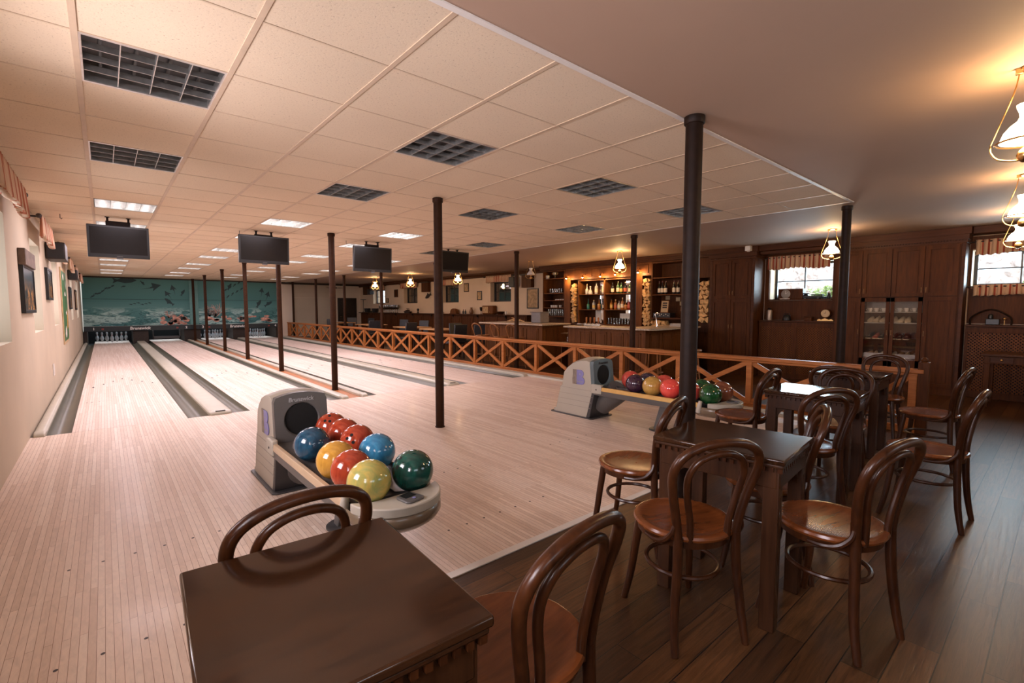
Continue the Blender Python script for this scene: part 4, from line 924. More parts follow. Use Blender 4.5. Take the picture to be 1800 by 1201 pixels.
def radiator_bay(label, ya, yb, x, zt, panels):
    t = thing('radiator_cover', label, 'radiator cover', (0, 0, 0)); w = (yb-ya)/panels; fr = MB()
    fr.box(x, x+.03, ya, yb, 0, .10).box(x, x+.03, ya, yb, zt-.09, zt)
    for k in range(panels+1):
        y = ya+w*k; fr.box(x, x+.03, max(ya, y-.035), min(yb, y+.035), .10, zt-.09)
    build('frame', fr, W_CAB, t, bevel=.003, smooth=False)
    for k in range(panels): build('lattice_panel', lattice(ya+w*k+.035, ya+w*(k+1)-.035, .10, zt-.09, x+.012), W_BAR, t, smooth=False)
    build('back_board', MB().box(x+.06, x+.07, ya, yb, 0, zt), DARKIN, t, smooth=False)
    build('shelf_board', MB().box(x-.03, XR-.003, ya, yb, zt, zt+.03), W_CABH, t, bevel=.005); return t
radiator_bay('walnut radiator cover with two lattice panels under the clock window', -4.26, -2.95, 10.30, 1.085, 2)
tag(build('wall_panelling', MB().box(XR-.03, XR-.002, -4.26, -2.95, 1.12, 1.50).box(XR-.03, XR-.002, -4.26, -4.13, 1.5, 2.45).box(XR-.03, XR-.002, -3.03, -2.95, 1.5, 2.45).box(XR-.03, XR-.002, -4.13, -3.03, 2.25, 2.45), W_CAB, smooth=False), 'walnut wall panelling around the clock window', 'panelling')
tag(build('window_sill', MB().box(XR-.06, XR+.24, -4.13, -3.03, 1.505, 1.53), W_CABH, bevel=.004), 'walnut sill of the window with the clock radio', 'window sill')
valance('red and cream striped valance over the clock window', -4.10, -3.02, XR-.09, 2.34, .25, CURT, -1, None)
tag(build('cornice_beam', MB().box(10.10, XR-.003, -4.28, -2.98, 2.46, H-.001).box(10.16, XR-.003, -4.28, -2.98, 2.40, 2.46), W_CABH, bevel=.006), 'walnut cornice beam above the clock window', 'cornice')
# cupboard B
XB = 10.18
t = thing('display_cupboard', 'wide walnut cupboard with two glass doors and shelves of small things', 'cupboard', (0, 0, 0))
Y = [-5.87, -5.47, -5.06, -4.66, -4.30]
cb = MB().box(XB, XR-.004, -5.93, -5.47, 0, 2.34).box(XB, XR-.004, -4.66, -4.28, 0, 2.34).box(XB, XR-.004, -5.47, -4.66, 1.53, 2.34).box(XB, XR-.004, -5.47, -4.66, 0, .50).box(XR-.03, XR-.004, -5.47, -4.66, .5, 1.53)
build('carcass', cb, W_CAB, t, smooth=False)
cornice(XB, XR-.004, -5.93, -4.28, 2.34, t); build('corner_pilaster', MB().box(XB-.02, XB, -5.93, -5.885, .1, 2.33), W_CABH, t, bevel=.003)
for k in range(4):
    a, b = Y[k]+.006, Y[k+1]-.006; hy = b-.022 if k % 2 == 0 else a+.022
    dd = build('door', panel_door(a, b, 1.545, 2.32, XB), W_CAB, t, smooth=False); handle_part(hy, 1.64, XB, dd)
    if k in (0, 3):
        dd = build('door', panel_door(a, b, .12, 1.525, XB), W_CAB, t, smooth=False); handle_part(b-.022 if k == 0 else a+.022, .95, XB, dd)
    else:
        m = MB().box(XB-.02, XB, a, a+.05, .12, 1.525).box(XB-.02, XB, b-.05, b, .12, 1.525).box(XB-.02, XB, a, b, 1.46, 1.525).box(XB-.02, XB, a, b, .12, .51)
        dd = build('glass_door', m, W_CAB, t, smooth=False); build('glass_pane', MB().box(XB-.010, XB-.007, a+.045, b-.045, .505, 1.465), GLASS, dd, smooth=False); handle_part(a+.022 if k == 2 else b-.022, .95, XB, dd)
LIGHTBACK = plain('cream_cabinet_back', (.38, .33, .27), .7)
for z in (.51, .82, 1.10, 1.28): build('shelf', MB().box(XB+.03, XR-.03, -5.465, -4.665, z, z+.014), LIGHTBACK if z > .9 else W_CAB, t, smooth=False)
build('cabinet_back', MB().box(XR-.034, XR-.030, -5.465, -4.665, 1.29, 1.52), LIGHTBACK, t, smooth=False)
WHITEC = plain('white_china', (.72, .66, .56), .25, var=.04)
def cup(x, y, z, s=1, lab='', grp=None, mat=WHITEC, name='cup', r=.035, h=.06):
    t = thing(name, lab, 'cup' if name == 'cup' else name.replace('_', ' '), (x, y, z), 0, grp)
    build('body', MB().lathe([(r*.6, 0), (r*.85, h*.35), (r, h), (r*.9, h), (r*.75, h*.35), (r*.3, .005)], 16), mat, t)
    build('handle', MB().tube([(0, r*.8, h*.8), (0, r*1.5, h*.7), (0, r*1.4, h*.35), (0, r*.75, h*.3)], .004, 6, sub=3), mat, t); return t
for k, (y, z) in enumerate(((-4.76, 1.296), (-4.85, 1.296), (-4.95, 1.296), (-5.16, 1.296), (-5.25, 1.296), (-5.35, 1.296))):
    cup(XB+.14, y, z, lab='white cup on the top shelf behind the glass doors, %s from the left' % ORD[k], grp='cups in the glass cupboard')
SHOEC = [plain('cream_leather', (.62, .50, .34), .45), plain('black_shoe_leather', (.02, .02, .022), .4), plain('red_shoe_leather', (.35, .05, .03), .45), plain('tan_shoe_leather', (.42, .24, .12), .5)]
def shoe(x, y, z, k, lab, rz=0):
    t = thing('bowling_shoe', lab, 'shoe', (x, y, z), rz, 'shoes in the glass cupboard')
    build('sole', MB().prism([(-.13, -.03), (-.05, -.032), (.05, -.045), (.11, -.038), (.135, 0), (.11, .035), (.05, .042), (-.05, .03), (-.13, .028), (-.142, 0)], 0, .014), SHOEC[0], t, bevel=.003)
    def f(u, v):
        a = 2*PI*v; x_ = -.135+.265*u; wd = .036*(1-.25*math.cos(u*PI*1.2))*math.sqrt(max(0, 1-(2*u-1)**8)); hh = .085*(1-u)**1.3+.032*math.sin(PI*min(1, u*1.02))**.5*.9
        return (x_, wd*math.cos(a), .014+max(.002, hh*.5*(1+math.sin(a))))
    build('upper', MB().grid(f, 14, 14), SHOEC[k], t); lm = MB()
    for q in range(4): lm.tube([(-.0+.022*q, -.02, .066-.006*q), (.0+.022*q, 0, .072-.006*q), (.0+.022*q, .02, .066-.006*q)], .0022, 5)
    build('laces', lm, SHOEC[0], t); return t
q = 0
for z, row in ((1.116, (0, 0, 0, 0, 0, 0)), (.836, (1, 2, 1, 1, 1, 1)), (.525, (3, 0, 0, 0, 3, 0))):
    for k, c in enumerate(row):
        y = -4.74-.085*k-(.07 if k > 2 else 0)-.04
        shoe(XB+.16, y, z, c, '%s shoe on the %s shelf of the glass cupboard, %s from the left' % (['cream', 'black', 'red', 'tan'][c], {1.116: 'second', .836: 'third', .525: 'bottom'}[z], ORD[k]), PI+random.uniform(-.15, .15))
for k, (y0, y1) in enumerate(((-5.0, -4.72), (-5.42, -5.15))):
    tag(build('folded_cloth', MB().box(XB+.03, XB+.075, y0, y1, .527, .60), plain('grey_white_cloth', (.45, .43, .42), .9), bevel=.012), 'folded pale cloth at the bottom behind the %s glass door' % ['left', 'right'][k], 'cloth')
tag(build('wall_panelling', MB().box(XR-.03, XR-.002, -7.6, -5.95, 1.12, 1.66).box(XR-.03, XR-.002, -5.97, -5.94, 1.66, 2.45).box(XR-.03, XR-.002, -7.6, -7.02, 1.66, 2.45).box(XR-.03, XR-.002, -7.02, -5.97, 2.26, 2.45), W_CAB, smooth=False), 'dark walnut panelling around the window at the right edge', 'panelling')
radiator_bay('dark lattice radiator cover under the window at the right edge', -7.6, -5.96, 10.32, 1.075, 2)
valance('red and cream striped valance over the window at the right edge', -7.05, -6.00, XR-.08, 2.36, .22, CURT, -1, None)
valance('striped half curtain below the window at the right edge', -7.05, -6.00, XR-.08, 1.68, .16, CURT, -1, None)
tag(build('cornice_beam', MB().box(10.22, XR-.003, -7.6, -5.99, 2.46, H-.001), W_CABH, bevel=.006), 'walnut cornice beam at the right edge of the picture', 'cornice')
# desk at the right edge
t = thing('wooden_desk', 'dark desk with a small knobbed drawer at the right edge', 'desk', (9.75, -6.62, 0))
build('desk_top', MB().box(-.33, .33, -.40, .40, .705, .735), W_CABH, t, bevel=.006); build('apron', MB().box(-.29, .29, -.36, .36, .60, .705), W_CAB, t, bevel=.003)
dd = build('drawer', MB().box(-.305, -.29, .08, .30, .615, .695), W_CABH, t, bevel=.003); build('knob', MB().sphere((-.32, .19, .655), .014, 12, 8), BRASS, dd)
for a in (-1, 1):
    for b in (-1, 1): build('leg', MB().box(a*.26-.03, a*.26+.03, b*.33-.03, b*.33+.03, 0, .60), W_CAB, t, bevel=.004)
# things on sill and ledge of the clock window
t = thing('clock_radio', 'walnut radio case with a round pale dial on the window sill', 'radio', (XR+.06, -3.40, 1.53))
build('case', MB().box(-.09, .09, -.24, .20, 0, .20), W_CAB, t, bevel=.01)
build('dial', MB().lathe([(.001, .008), (.07, .008), (.078, .004), (.085, 0)], 28, cap=False).xform(Matrix.Translation((-.091, .06, .10)) @ Matrix.Rotation(R(-90), 4, 'Y')), plain('grey_dial', (.28, .25, .22), .4), t)
build('dial_hands', MB().bar((-.101, .06, .10), (-.101, .06, .16), .005, .005).bar((-.101, .06, .10), (-.101, .02, .13), .005, .005), WHITEP, t)
build('foot', MB().box(-.11, -.09, -.02, .16, .0, .012), WHITEC, t)
t = thing('toy_locomotive', 'dark metal model with a flat cab in the middle of the window sill', 'ornament', (XR+.03, -3.80, 1.53))
build('body', MB().box(-.05, .05, -.16, .16, .02, .06).lathe([(.045, .06), (.03, .09), (.06, .10), (.06, .11)], 14, (0, .12, 0)), BLACK, t, bevel=.005); build('tray', MB().box(-.07, .07, -.17, .02, .065, .085), STEELB, t, bevel=.004)
build('wheel', MB().lathe([(.02, -.06), (.02, .06)], 12).xform(Matrix.Translation((0, -.10, .02)) @ Matrix.Rotation(R(90), 4, 'Y')), BLACK, t)
t = thing('ornament_figure', 'small dark and white figure at the right end of the window sill', 'ornament', (XR+.03, -4.06, 1.53))
build('body', MB().lathe([(.03, 0), (.038, .02), (.03, .07), (.02, .10)], 14), BLACK, t); build('head', MB().sphere((0, 0, .12), .026, 14, 10), WHITEC, t)
t = thing('metal_flask', 'brushed metal flask with a cap on the ledge', 'flask', (10.40, -3.10, 1.115))
build('body', MB().lathe([(.050, 0), (.052, .01), (.052, .18), (.046, .20), (.03, .21)], 22), plain('brushed_flask', (.42, .33, .26), .4, .7), t); build('cap', MB().lathe([(.03, .21), (.03, .235), (.012, .242)], 16).tube([(0, .03, .22), (0, .055, .20), (0, .052, .17)], .004, 6), STEELB, t)
t = thing('old_telephone', 'small black kettle-shaped object on the ledge', 'ornament', (10.40, -3.42, 1.115))
build('body', MB().lathe([(.07, 0), (.075, .03), (.06, .08), (.03, .11), (.01, .12)], 20), BLACK, t); build('handle', MB().tube([(0, -.06, .09), (0, -.04, .135), (0, .04, .135), (0, .06, .09)], .007, 8, sub=3), BLACK, t)
t = thing('wooden_casket', 'small dark wooden casket on the ledge', 'box', (10.40, -3.80, 1.115))
build('body', MB().box(-.05, .05, -.06, .06, 0, .06), W_CAB, t, bevel=.004); build('lid', MB().box(-.055, .055, -.068, .068, .06, .085), W_CABH, t, bevel=.008)
t = thing('mantel_clock', 'round gilt mantel clock on a carved scroll base on the ledge', 'clock', (10.40, -4.08, 1.115))
build('case', MB().lathe([(.085, -.04), (.085, .03), (.075, .04)], 30).xform(Matrix.Translation((0, 0, .14)) @ Matrix.Rotation(R(-90), 4, 'Y')), W_CAB, t)
build('clock_face', MB().lathe([(.001, .042), (.062, .042), (.066, .046), (.072, .040)], 30, cap=False).xform(Matrix.Translation((0, 0, .14)) @ Matrix.Rotation(R(-90), 4, 'Y')), plain('gilt_clock_face', (.62, .46, .26), .4), t)
build('clock_hands', MB().bar((-.048, 0, .14), (-.048, 0, .18), .004, .004).bar((-.048, 0, .14), (-.048, .025, .15), .004, .004), BLACK, t)
build('scroll_base', MB().prism([(-.13, 0), (.13, 0), (.13, .02), (.10, .045), (.06, .03), (0, .06), (-.06, .03), (-.10, .045), (-.13, .02)], -.05, .05, 0), BRASS, t, bevel=.004)
# things on the ledge at the right edge
t = thing('sewing_machine', 'dark curved ornament with brass fittings on the shelf at the right edge', 'ornament', (10.42, -6.22, 1.105))
build('arch', MB().tube([(0, -.22, .0), (0, -.20, .12), (0, 0, .23), (0, .20, .12), (0, .22, 0)], .012, 8, sub=5), STEELB, t)
build('body', MB().box(-.05, .05, -.10, .05, 0, .09).lathe([(.03, .09), (.03, .14), (.015, .16)], 14), BLACK, t, bevel=.008)
build('fittings', MB().sphere((-.02, -.15, .09), .022, 12, 8).tube([(-.02, -.15, .0), (-.02, -.15, .09)], .006), BRASS, t)
# ============================================================ LOUNGE WALL: ledge, wainscot, windows' curtains, pictures
t = thing('panelled_wainscot', 'long dark panelled wainscot with ledge along the lounge wall', 'wainscot', (0, 0, 0)); XW = 10.30
wm = MB().box(XW+.03, XR-.002, 4.0, 16.6, 0, 1.11); y = 4.05
while y < 16.5: wm.box(XW+.012, XW+.03, y, y+.09, .12, 1.07).box(XW+.02, XW+.03, y+.16, min(16.55, y+.62), .2, 1.0); y += .70
wm.box(XW+.005, XW+.03, 4.0, 16.6, 0, .12)
build('panelling', wm, W_CAB, t, smooth=False); build('ledge', MB().box(XW-.06, XR-.002, 3.9, 16.7, 1.11, 1.14), W_CABH, t, bevel=.005)
bm_ = MB(); y = 5.0
while y < 16: bm_.prism([(XW+.02, 1.11), (XW-.05, 1.11), (XW-.05, 1.09), (XW+.0, 1.04), (XW+.02, .96)], y-.02, y+.02, 1); y += 1.55
build('bracket', bm_, W_DARK, t, smooth=False)
tag(build('wainscot_return', MB().box(10.42, XR-.002, 3.25, 3.88, .0, 1.12), W_CAB, bevel=.004), 'dark panel under the framed map, left of the glass shelves', 'panelling')
for (a, b), l in zip(RIGHTWIN[2:], ('behind the brown post, nearest the map', 'behind the lit lantern under the fourth television', 'third from the map', 'farthest on the lounge wall')):
    valance('pink and cream striped valance '+l, a-.12, b+.12, XR-.09, 2.42, .22, CURT, -1, 'striped valances of the lounge wall')
def board(label, y0, y1, z0, z1, x0=.06):
    t = thing('wooden_speaker', label, 'speaker', (XR, (y0+y1)/2, (z0+z1)/2)); w, h = (y1-y0)/2, (z1-z0)/2
    build('case', MB().box(-.14, -.002, -w, w, -h, h), W_CAB, t, bevel=.006); build('top_board', MB().box(-.17, -.002, -w-.04, w+.04, h, h+.04), W_DARK, t, bevel=.004)
board('brown wooden box high on the lounge wall, right of the black speaker', 3.90, 4.35, 2.0, 2.38)
board('brown wooden box high on the lounge wall, left of the near brown post', 10.1, 10.62, 2.02, 2.40)
board('brown wooden box high in the far corner of the lounge wall', 15.85, 16.5, 2.02, 2.42)
speaker('black speaker on the lounge wall beside the brown post', XR-.14, 4.72, 2.19, R(-90), .26, .33, .22, BLACK)
speaker('black speaker in the far lounge corner', XR-.14, 15.6, 2.16, R(-90), .3, .26, .22, BLACK)
SEPIA = plain('sepia_print', (.42, .27, .13), .7, var=.35, nscale=14)
picture('framed_map', 'tall sepia print in a black frame beside the bar shelves', 'picture', 3.70, 4.22, 1.34, 1.97, .025, BLACK, SEPIA, .03, 'R')
picture('framed_print', 'small brown framed print on the lounge wall, higher of the middle pair', 'picture', 7.40, 7.70, 1.95, 2.27, .025, W_TLEG, SEPIA, .03, 'R')
picture('framed_print', 'small brown framed print on the lounge wall, lower of the middle pair', 'picture', 6.60, 6.88, 1.64, 1.96, .025, BLACK, SEPIA, .03, 'R')
picture('framed_print', 'small dark framed print left of the second far window', 'picture', 12.95, 13.3, 1.85, 2.2, .025, W_TLEG, W_CAB, .03, 'R')
picture('framed_print', 'tiny brown print above the row of glasses', 'picture', 13.9, 14.15, 1.6, 1.82, .025, W_TLEG, SEPIA, .03, 'R')
t = thing('wooden_fish', 'dark carved fish on the lounge wall beside the near post', 'ornament', (XR-.03, 10.25, 1.85))
mm = MB(); fish(mm, 0, 0, .5, -.35, 0); mm.v = [(p[1]*10, p[0], p[2]) for p in mm.v]; build('body', mm, W_DARK, t)
# ledge things
def vase(name, label, cat, y, prof, mat, x=10.40, z=1.14, n=20):
    t = thing(name, label, cat, (x, y, z)); build('body', MB().lathe(prof, n), mat, t); return t
CLAY = plain('brown_glazed_clay', (.16, .07, .03), .3, var=.2)
vase('clay_jug', 'brown clay jug on the lounge ledge', 'jug', 7.05, [(.05, 0), (.075, .04), (.08, .10), (.05, .17), (.038, .21), (.05, .235)], CLAY)
t = thing('goblet', 'dark stemmed goblet left of the old radio', 'goblet', (10.37, 6.42, 1.14)); build('cup', MB().lathe([(.008, .10), (.035, .13), (.05, .18), (.05, .25), (.042, .25), (.02, .13)], 18), STEELB, t); build('stem', MB().lathe([(.04, 0), (.01, .015), (.008, .10)], 14), STEELB, t)
t = thing('old_radio', 'wooden case radio on the lounge ledge below the near window', 'radio', (10.42, 6.02, 1.14)); build('case', MB().box(-.10, .10, -.30, .30, 0, .30), W_BAR, t, bevel=.03)
build('speaker_cloth', MB().box(-.106, -.098, -.05, .25, .05, .26), SEPIA, t, smooth=False); build('knob', MB().lathe([(.015, 0), (.013, .015)], 12).xform(Matrix.Translation((-.10, -.15, .08)) @ Matrix.Rotation(R(-90), 4, 'Y')), BRASS, t)
vase('wooden_bowl', 'dark wooden bowl right of the old radio', 'bowl', 5.40, [(.08, 0), (.13, .06), (.14, .10), (.125, .10), (.07, .02)], W_TLEG)
vase('cork_jar', 'small pale jar at the end of the ledge', 'jar', 5.1, [(.03, 0), (.035, .02), (.035, .09), (.025, .11)], WHITEC)
for k, y in enumerate((7.42, 7.56)): vase('spice_bottle', 'small dark bottle on the lounge ledge, %s of two' % ['right', 'left'][k], 'bottle', y, [(.035, 0), (.035, .09), (.012, .13), (.012, .17)], BLACK)
t = thing('wooden_crate', 'small arched wooden box on the lounge ledge', 'box', (10.40, 8.15, 1.14)); build('body', MB().prism([(-.2, 0), (.2, 0), (.2, .08)]+arcpts(0, .08, .2, 0, 180, 12)[1:-1]+[(-.2, .08)], -.06, .06, 0).xform(Matrix.Diagonal((1, 1, .72, 1))), W_BAR, t); build('base', MB().box(-.08, .08, -.22, .22, 0, .02), W_CAB, t)
vase('shallow_bowl', 'low dark bowl behind the near brown post', 'bowl', 9.2, [(.09, 0), (.15, .05), (.16, .06), (.08, .02)], CLAY)
t = thing('model_ship', 'low dark model on the lounge ledge, left of the near post', 'ornament', (10.38, 11.75, 1.14)); build('hull', MB().prism([(-.3, .06), (-.2, 0), (.2, 0), (.3, .07), (.1, .12), (-.05, .15), (-.1, .08)], -.05, .05, 0), W_DARK, t); build('mast', MB().tube([(0, .0, .05), (0, .0, .2)], .008).tube([(0, -.13, .2), (0, .13, .2)], .008), W_DARK, t)
vase('helmet_bust', 'small dark bust on the lounge ledge, just left of the near post', 'ornament', 10.9, [(.06, 0), (.04, .03), (.02, .07), (.05, .13), (.05, .18), (.02, .2)], BLACK)
gl0 = None
GLB = glassm('ledge_glass', (.62, .58, .5), .35)
for k in range(10):
    lab = 'large wine glass on the lounge ledge, %s from the right' % ORD[k]; y = 12.75+.19*k
    if gl0 is None:
        gl0 = thing('wine_glass', lab, 'glass', (10.40, y, 1.14), 0, 'wine glasses on the lounge ledge')
        build('bowl', MB().lathe([(.008, .14), (.06, .19), (.085, .26), (.075, .36), (.072, .36), (.08, .26), (.055, .195)], 18, cap=False), GLB, gl0); build('stem', MB().lathe([(.055, 0), (.05, .006), (.008, .02), (.007, .14)], 16), GLB, gl0)
    else: dup(gl0, (10.40, y, 1.14), 0, lab)
for k, y in enumerate((15.1, 16.0)): vase('flower_pot', 'dark planter on the far end of the lounge ledge, %s' % ['right of two', 'left of two'][k], 'pot', y, [(.12, 0), (.15, .16), (.16, .2), (.14, .2), (.11, .02)], BLACK)
t = thing('tall_candlestick', 'tall dark candle holder in the far lounge corner', 'candlestick', (10.38, 16.42, 1.14)); build('shaft', MB().tube([(0, 0, 0), (0, 0, .62)], .014).lathe([(.10, 0), (.02, .03)], 14), BLACK, t); build('dish', MB().lathe([(.03, .62), (.15, .65), (.15, .66), (.02, .65)], 18), BLACK, t)
bush('leafy_plant', 'dark trailing plant on the far end of the ledge', (10.40, 15.55, 1.14), .13, 60, plain('dark_leaf', (.015, .03, .012), .7))
# ============================================================ BAR BACK WALL
XS = 10.10
tag(build('bar_back_panel', MB().box(XR-.04, XR-.002, -2.0, 3.2, 0, 2.42), W_CAB, bevel=.003), 'walnut back panel behind the bar shelves', 'panel')
tag(build('bar_soffit', MB().box(XS+.055, XR-.003, -2.0, 3.18, 2.425, H-.001), W_CAB), 'walnut soffit filling the space above the bar shelves', 'soffit')
cm = MB()
for a, b, e in ((0, .05, .01), (.05, .08, .03), (.08, .13, .055)): cm.box(XS-e, XS+.05, -2.0, 3.18, H-.135+a, H-.135+b-.001)
tag(build('bar_cornice', cm, W_CABH, smooth=False), 'moulded walnut cornice above the bar shelves', 'cornice')
fr = MB().box(XS-.0, XS+.02, -.58, 2.17, 2.12, 2.43)
for a, b in ((-.5, .25), (.32, 1.15), (1.22, 2.1)): fr.box(XS-.012, XS, a, b, 2.18, 2.38)
tag(build('bar_frieze', fr, W_BAR, bevel=.003), 'walnut frieze with flat panels above the bottle shelves', 'frieze')
def shelf_unit(label, y0, y1, z0, z1, shelves, mat=W_CAB, xb=XR-.05, mids=()):
    t = thing('bar_shelf', label, 'shelf', (0, 0, 0))
    build('side_panel', MB().box(XS, xb, y0, y0+.03, z0, z1), mat, t, bevel=.002); build('side_panel', MB().box(XS, xb, y1-.03, y1, z0, z1), mat, t, bevel=.002)
    for m_ in mids: build('middle_panel', MB().box(XS, xb, m_-.02, m_+.02, z0, z1), mat, t, bevel=.002)
    build('top_board', MB().box(XS, xb, y0+.03, y1-.03, z1-.03, z1), mat, t, bevel=.002); build('bottom_board', MB().box(XS, xb, y0+.03, y1-.03, z0, z0+.035), mat, t, bevel=.002)
    for z in shelves: build('shelf_board', MB().box(XS+.01, xb, y0+.03, y1-.03, z-.02, z), W_BAR, t, bevel=.002)
    build('back_board', MB().box(xb-.01, xb, y0+.03, y1-.03, z0, z1), W_CAB, t, smooth=False); return t
shelf_unit('dark open shelf unit of glasses at the left of the bar', 2.19, 3.06, 1.10, 2.42, (2.20, 1.78, 1.58, 1.37), W_CAB)
shelf_unit('mirrored bottle shelf unit in the middle of the bar', -.12, 1.70, .90, 2.10, (1.72, 1.32), W_BAR, mids=(.80,))
shelf_unit('walnut shelf unit with wine bottles at the right of the bar', -1.75, -.58, 1.10, 2.42, (2.06, 1.67), W_CAB)
for k, (a, b, c, d_) in enumerate(((.86, 1.24, .96, 2.06), (.02, .40, .96, 2.06))):
    tag(build('bar_mirror', MB().box(XR-.0745, XR-.0625, a, b, c, d_), MIRROR, smooth=False), 'mirror strip behind the bottles, %s of two' % ['left', 'right'][k], 'mirror')
POSTER = plain('cream_box_and_reflection', (.75, .68, .56), .6, var=.1, nscale=8)  # cream of the cards stands in for bright reflections in the mirror strips
for k, (a, b, c, d_) in enumerate(((.85, .98, 1.0, 1.30), (1.06, 1.24, 1.0, 1.30), (.02, .45, 1.08, 1.22))):
    tag(build('reflection_card', MB().box(XS+.20, XS+.206, a, b, c, d_), POSTER, smooth=False), 'cream card standing in for a mirror reflection, %s' % ['right of the narrow pair', 'left of the narrow pair', 'wide one by the wine glasses'][k], 'card')
# side panel between shelf unit and logs, spotlit
tag(build('spotlit_panel', MB().box(XS-.01, XS+.01, 1.96, 2.18, .9, 2.12), W_BAR, bevel=.003), 'spotlit walnut panel left of the log column', 'panel')
tag(build('spotlit_panel', MB().box(XS-.01, XS+.01, -.34, -.14, .9, 2.12), W_BAR, bevel=.003), 'spotlit walnut panel right of the bottle shelves', 'panel')
def logs(label, y0, y1, z0, z1, x=XS-.02, step=.10, grp='split logs'):
    m = MB(); b = MB(); rows_ = int((z1-z0)/(step*.8))
    out = []
    for r_ in range(rows_):
        z = z0+(r_+.5)*step*.8; n = max(1, round((y1-y0)/step))
        for k in range(n):
            y = y0+(k+.5+(.2 if r_ % 2 else -.2)*(n > 1))*(y1-y0)/n; s = step*random.uniform(.50, .66); rot = random.uniform(0, 2*PI); q = random.choice((3, 3, 4, 4))
            pts = [(max(y0, min(y1, y+s*math.cos(rot+2*PI*i/q)*1.15)), z+s*math.sin(rot+2*PI*i/q)) for i in range(q)]
            dx = random.uniform(-.015, .015); out.append((pts, dx, z))
    for i, (pts, dx, z) in enumerate(out):
        o = build('split_log', MB().prism(pts, x+dx-.02*(i % 3), x+.16, 0), LOGM, smooth=False, bevel=.002); tag(o, label, 'log', grp)
logs('split firewood log in the narrow column between the glass shelves and the mirror shelves', 1.74, 1.93, .97, 2.09, step=.13, grp='logs left of the mirror shelves')
logs('split firewood log in the column right of the spotlit panel behind the bar', -.57, -.37, .95, 2.05, step=.105, grp='logs right of the mirror shelves')
logs('split firewood log in the low heap below the wine bottle shelf', -1.0, -.60, .90, 1.09, step=.10, grp='logs in the low heap')
logs('split firewood log in the column beside the tall cupboard', -2.0, -1.78, 1.06, 2.0, step=.12, grp='logs beside the tall cupboard')
tag(build('log_box_header', MB().box(XS, XS+.05, -2.01, -1.76, 2.0, 2.42), W_CAB, bevel=.003), 'walnut header above the logs beside the tall cupboard', 'panel')
# spots
SP = [(2.0, 2.165), (1.42, 2.165), (.83, 2.165), (.36, 2.18), (-.30, 2.20)]
for k, (y, z) in enumerate(SP):
    t = thing('bar_spotlight', 'small brass gooseneck spotlight over the bar shelves, %s from the left' % ORD[k], 'lamp', (XS-.012, y, z), 0, 'brass spotlights of the bar')
    build('arm', MB().tube([(0, 0, .06), (-.05, 0, .085), (-.11, 0, .06), (-.125, 0, .03)], .006, 8, sub=4).lathe([(.02, 0), (.02, .008)], 14, (0, 0, .0)), BRASS, t)
    build('shade', MB().lathe([(.012, .045), (.028, .02), (.036, -.005), (.032, -.005), (.024, .018)], 18, (-.128, 0, 0), cap=False), BRASS, t)
    build('bulb', MB().sphere((-.128, 0, .0), .020, 12, 8), BULB, t)
    l = bpy.data.lights.new('spot_light', 'POINT'); l.energy = 9; l.color = (1, .60, .27); l.shadow_soft_size = .02
    o = bpy.data.objects.new('spot_light', l); o.parent = t; o.location = (-.128, 0, -.03); C.objects.link(o)
# bottles
def bottle(name, label, x, y, z, h, r, glass, lab, cap_, grp=None, shape=0):
    t = thing(name, label, 'bottle', (x, y, z), 0, grp)
    if shape == 0: p = [(r*.9, 0), (r, .008), (r, h*.56), (r*.75, h*.66), (r*.34, h*.75), (r*.32, h*.93)]
    elif shape == 1: p = [(r*.9, 0), (r, .008), (r, h*.62), (r*.9, h*.70), (r*.35, h*.76), (r*.32, h*.93)]
    else: p = [(r*.9, 0), (r*1.05, h*.12), (r*1.1, h*.35), (r*.8, h*.5), (r*.35, h*.62), (r*.3, h*.93)]
    build('bottle_glass', MB().lathe(p, 16), glass, t)
    build('paper_label', MB().lathe([(r*1.015, h*.16), (r*1.015, h*.47)], 16, cap=False), lab, t); build('cap', MB().lathe([(r*.36, h*.90), (r*.36, h)], 12), cap_, t); return t
BG = {'green': plain('green_bottle_glass', (.015, .06, .02), .12), 'dark': plain('dark_wine_glass', (.012, .010, .008), .12), 'amber': plain('amber_spirit', (.38, .14, .03), .12), 'clear': plain('clear_bottle', (.42, .42, .40), .1), 'teal': plain('teal_bottle', (.02, .14, .10), .15), 'redb': plain('red_bottle', (.28, .03, .02), .15)}
LB = {'w': plain('cream_label', (.70, .60, .45), .6, var=.1, nscale=60), 'r': plain('red_label', (.45, .10, .05), .6), 'y': plain('ochre_label', (.60, .40, .12), .6), 'g': plain('green_label', (.10, .25, .10), .6)}
XBt = XS+.12
for k, (y, c, l, s) in enumerate(((1.48, 'clear', 'w', 2), (1.16, 'clear', 'w', 1), (.93, 'clear', 'w', 1), (.63, 'dark', 'w', 1), (.46, 'green', 'w', 0), (.36, 'green', 'y', 0), (.24, 'dark', 'r', 1), (.10, 'green', 'w', 0))):
    bottle('liquor_bottle', '%s bottle on the top mirrored shelf, %s from the left' % ({'clear': 'clear', 'dark': 'dark', 'green': 'green'}[c], ORD[k]), XBt, y, 1.72, random.uniform(.26, .33), .04, BG[c], LB[l], BLACK if k % 2 else BRASS, 'bottles on the top mirrored shelf', s)
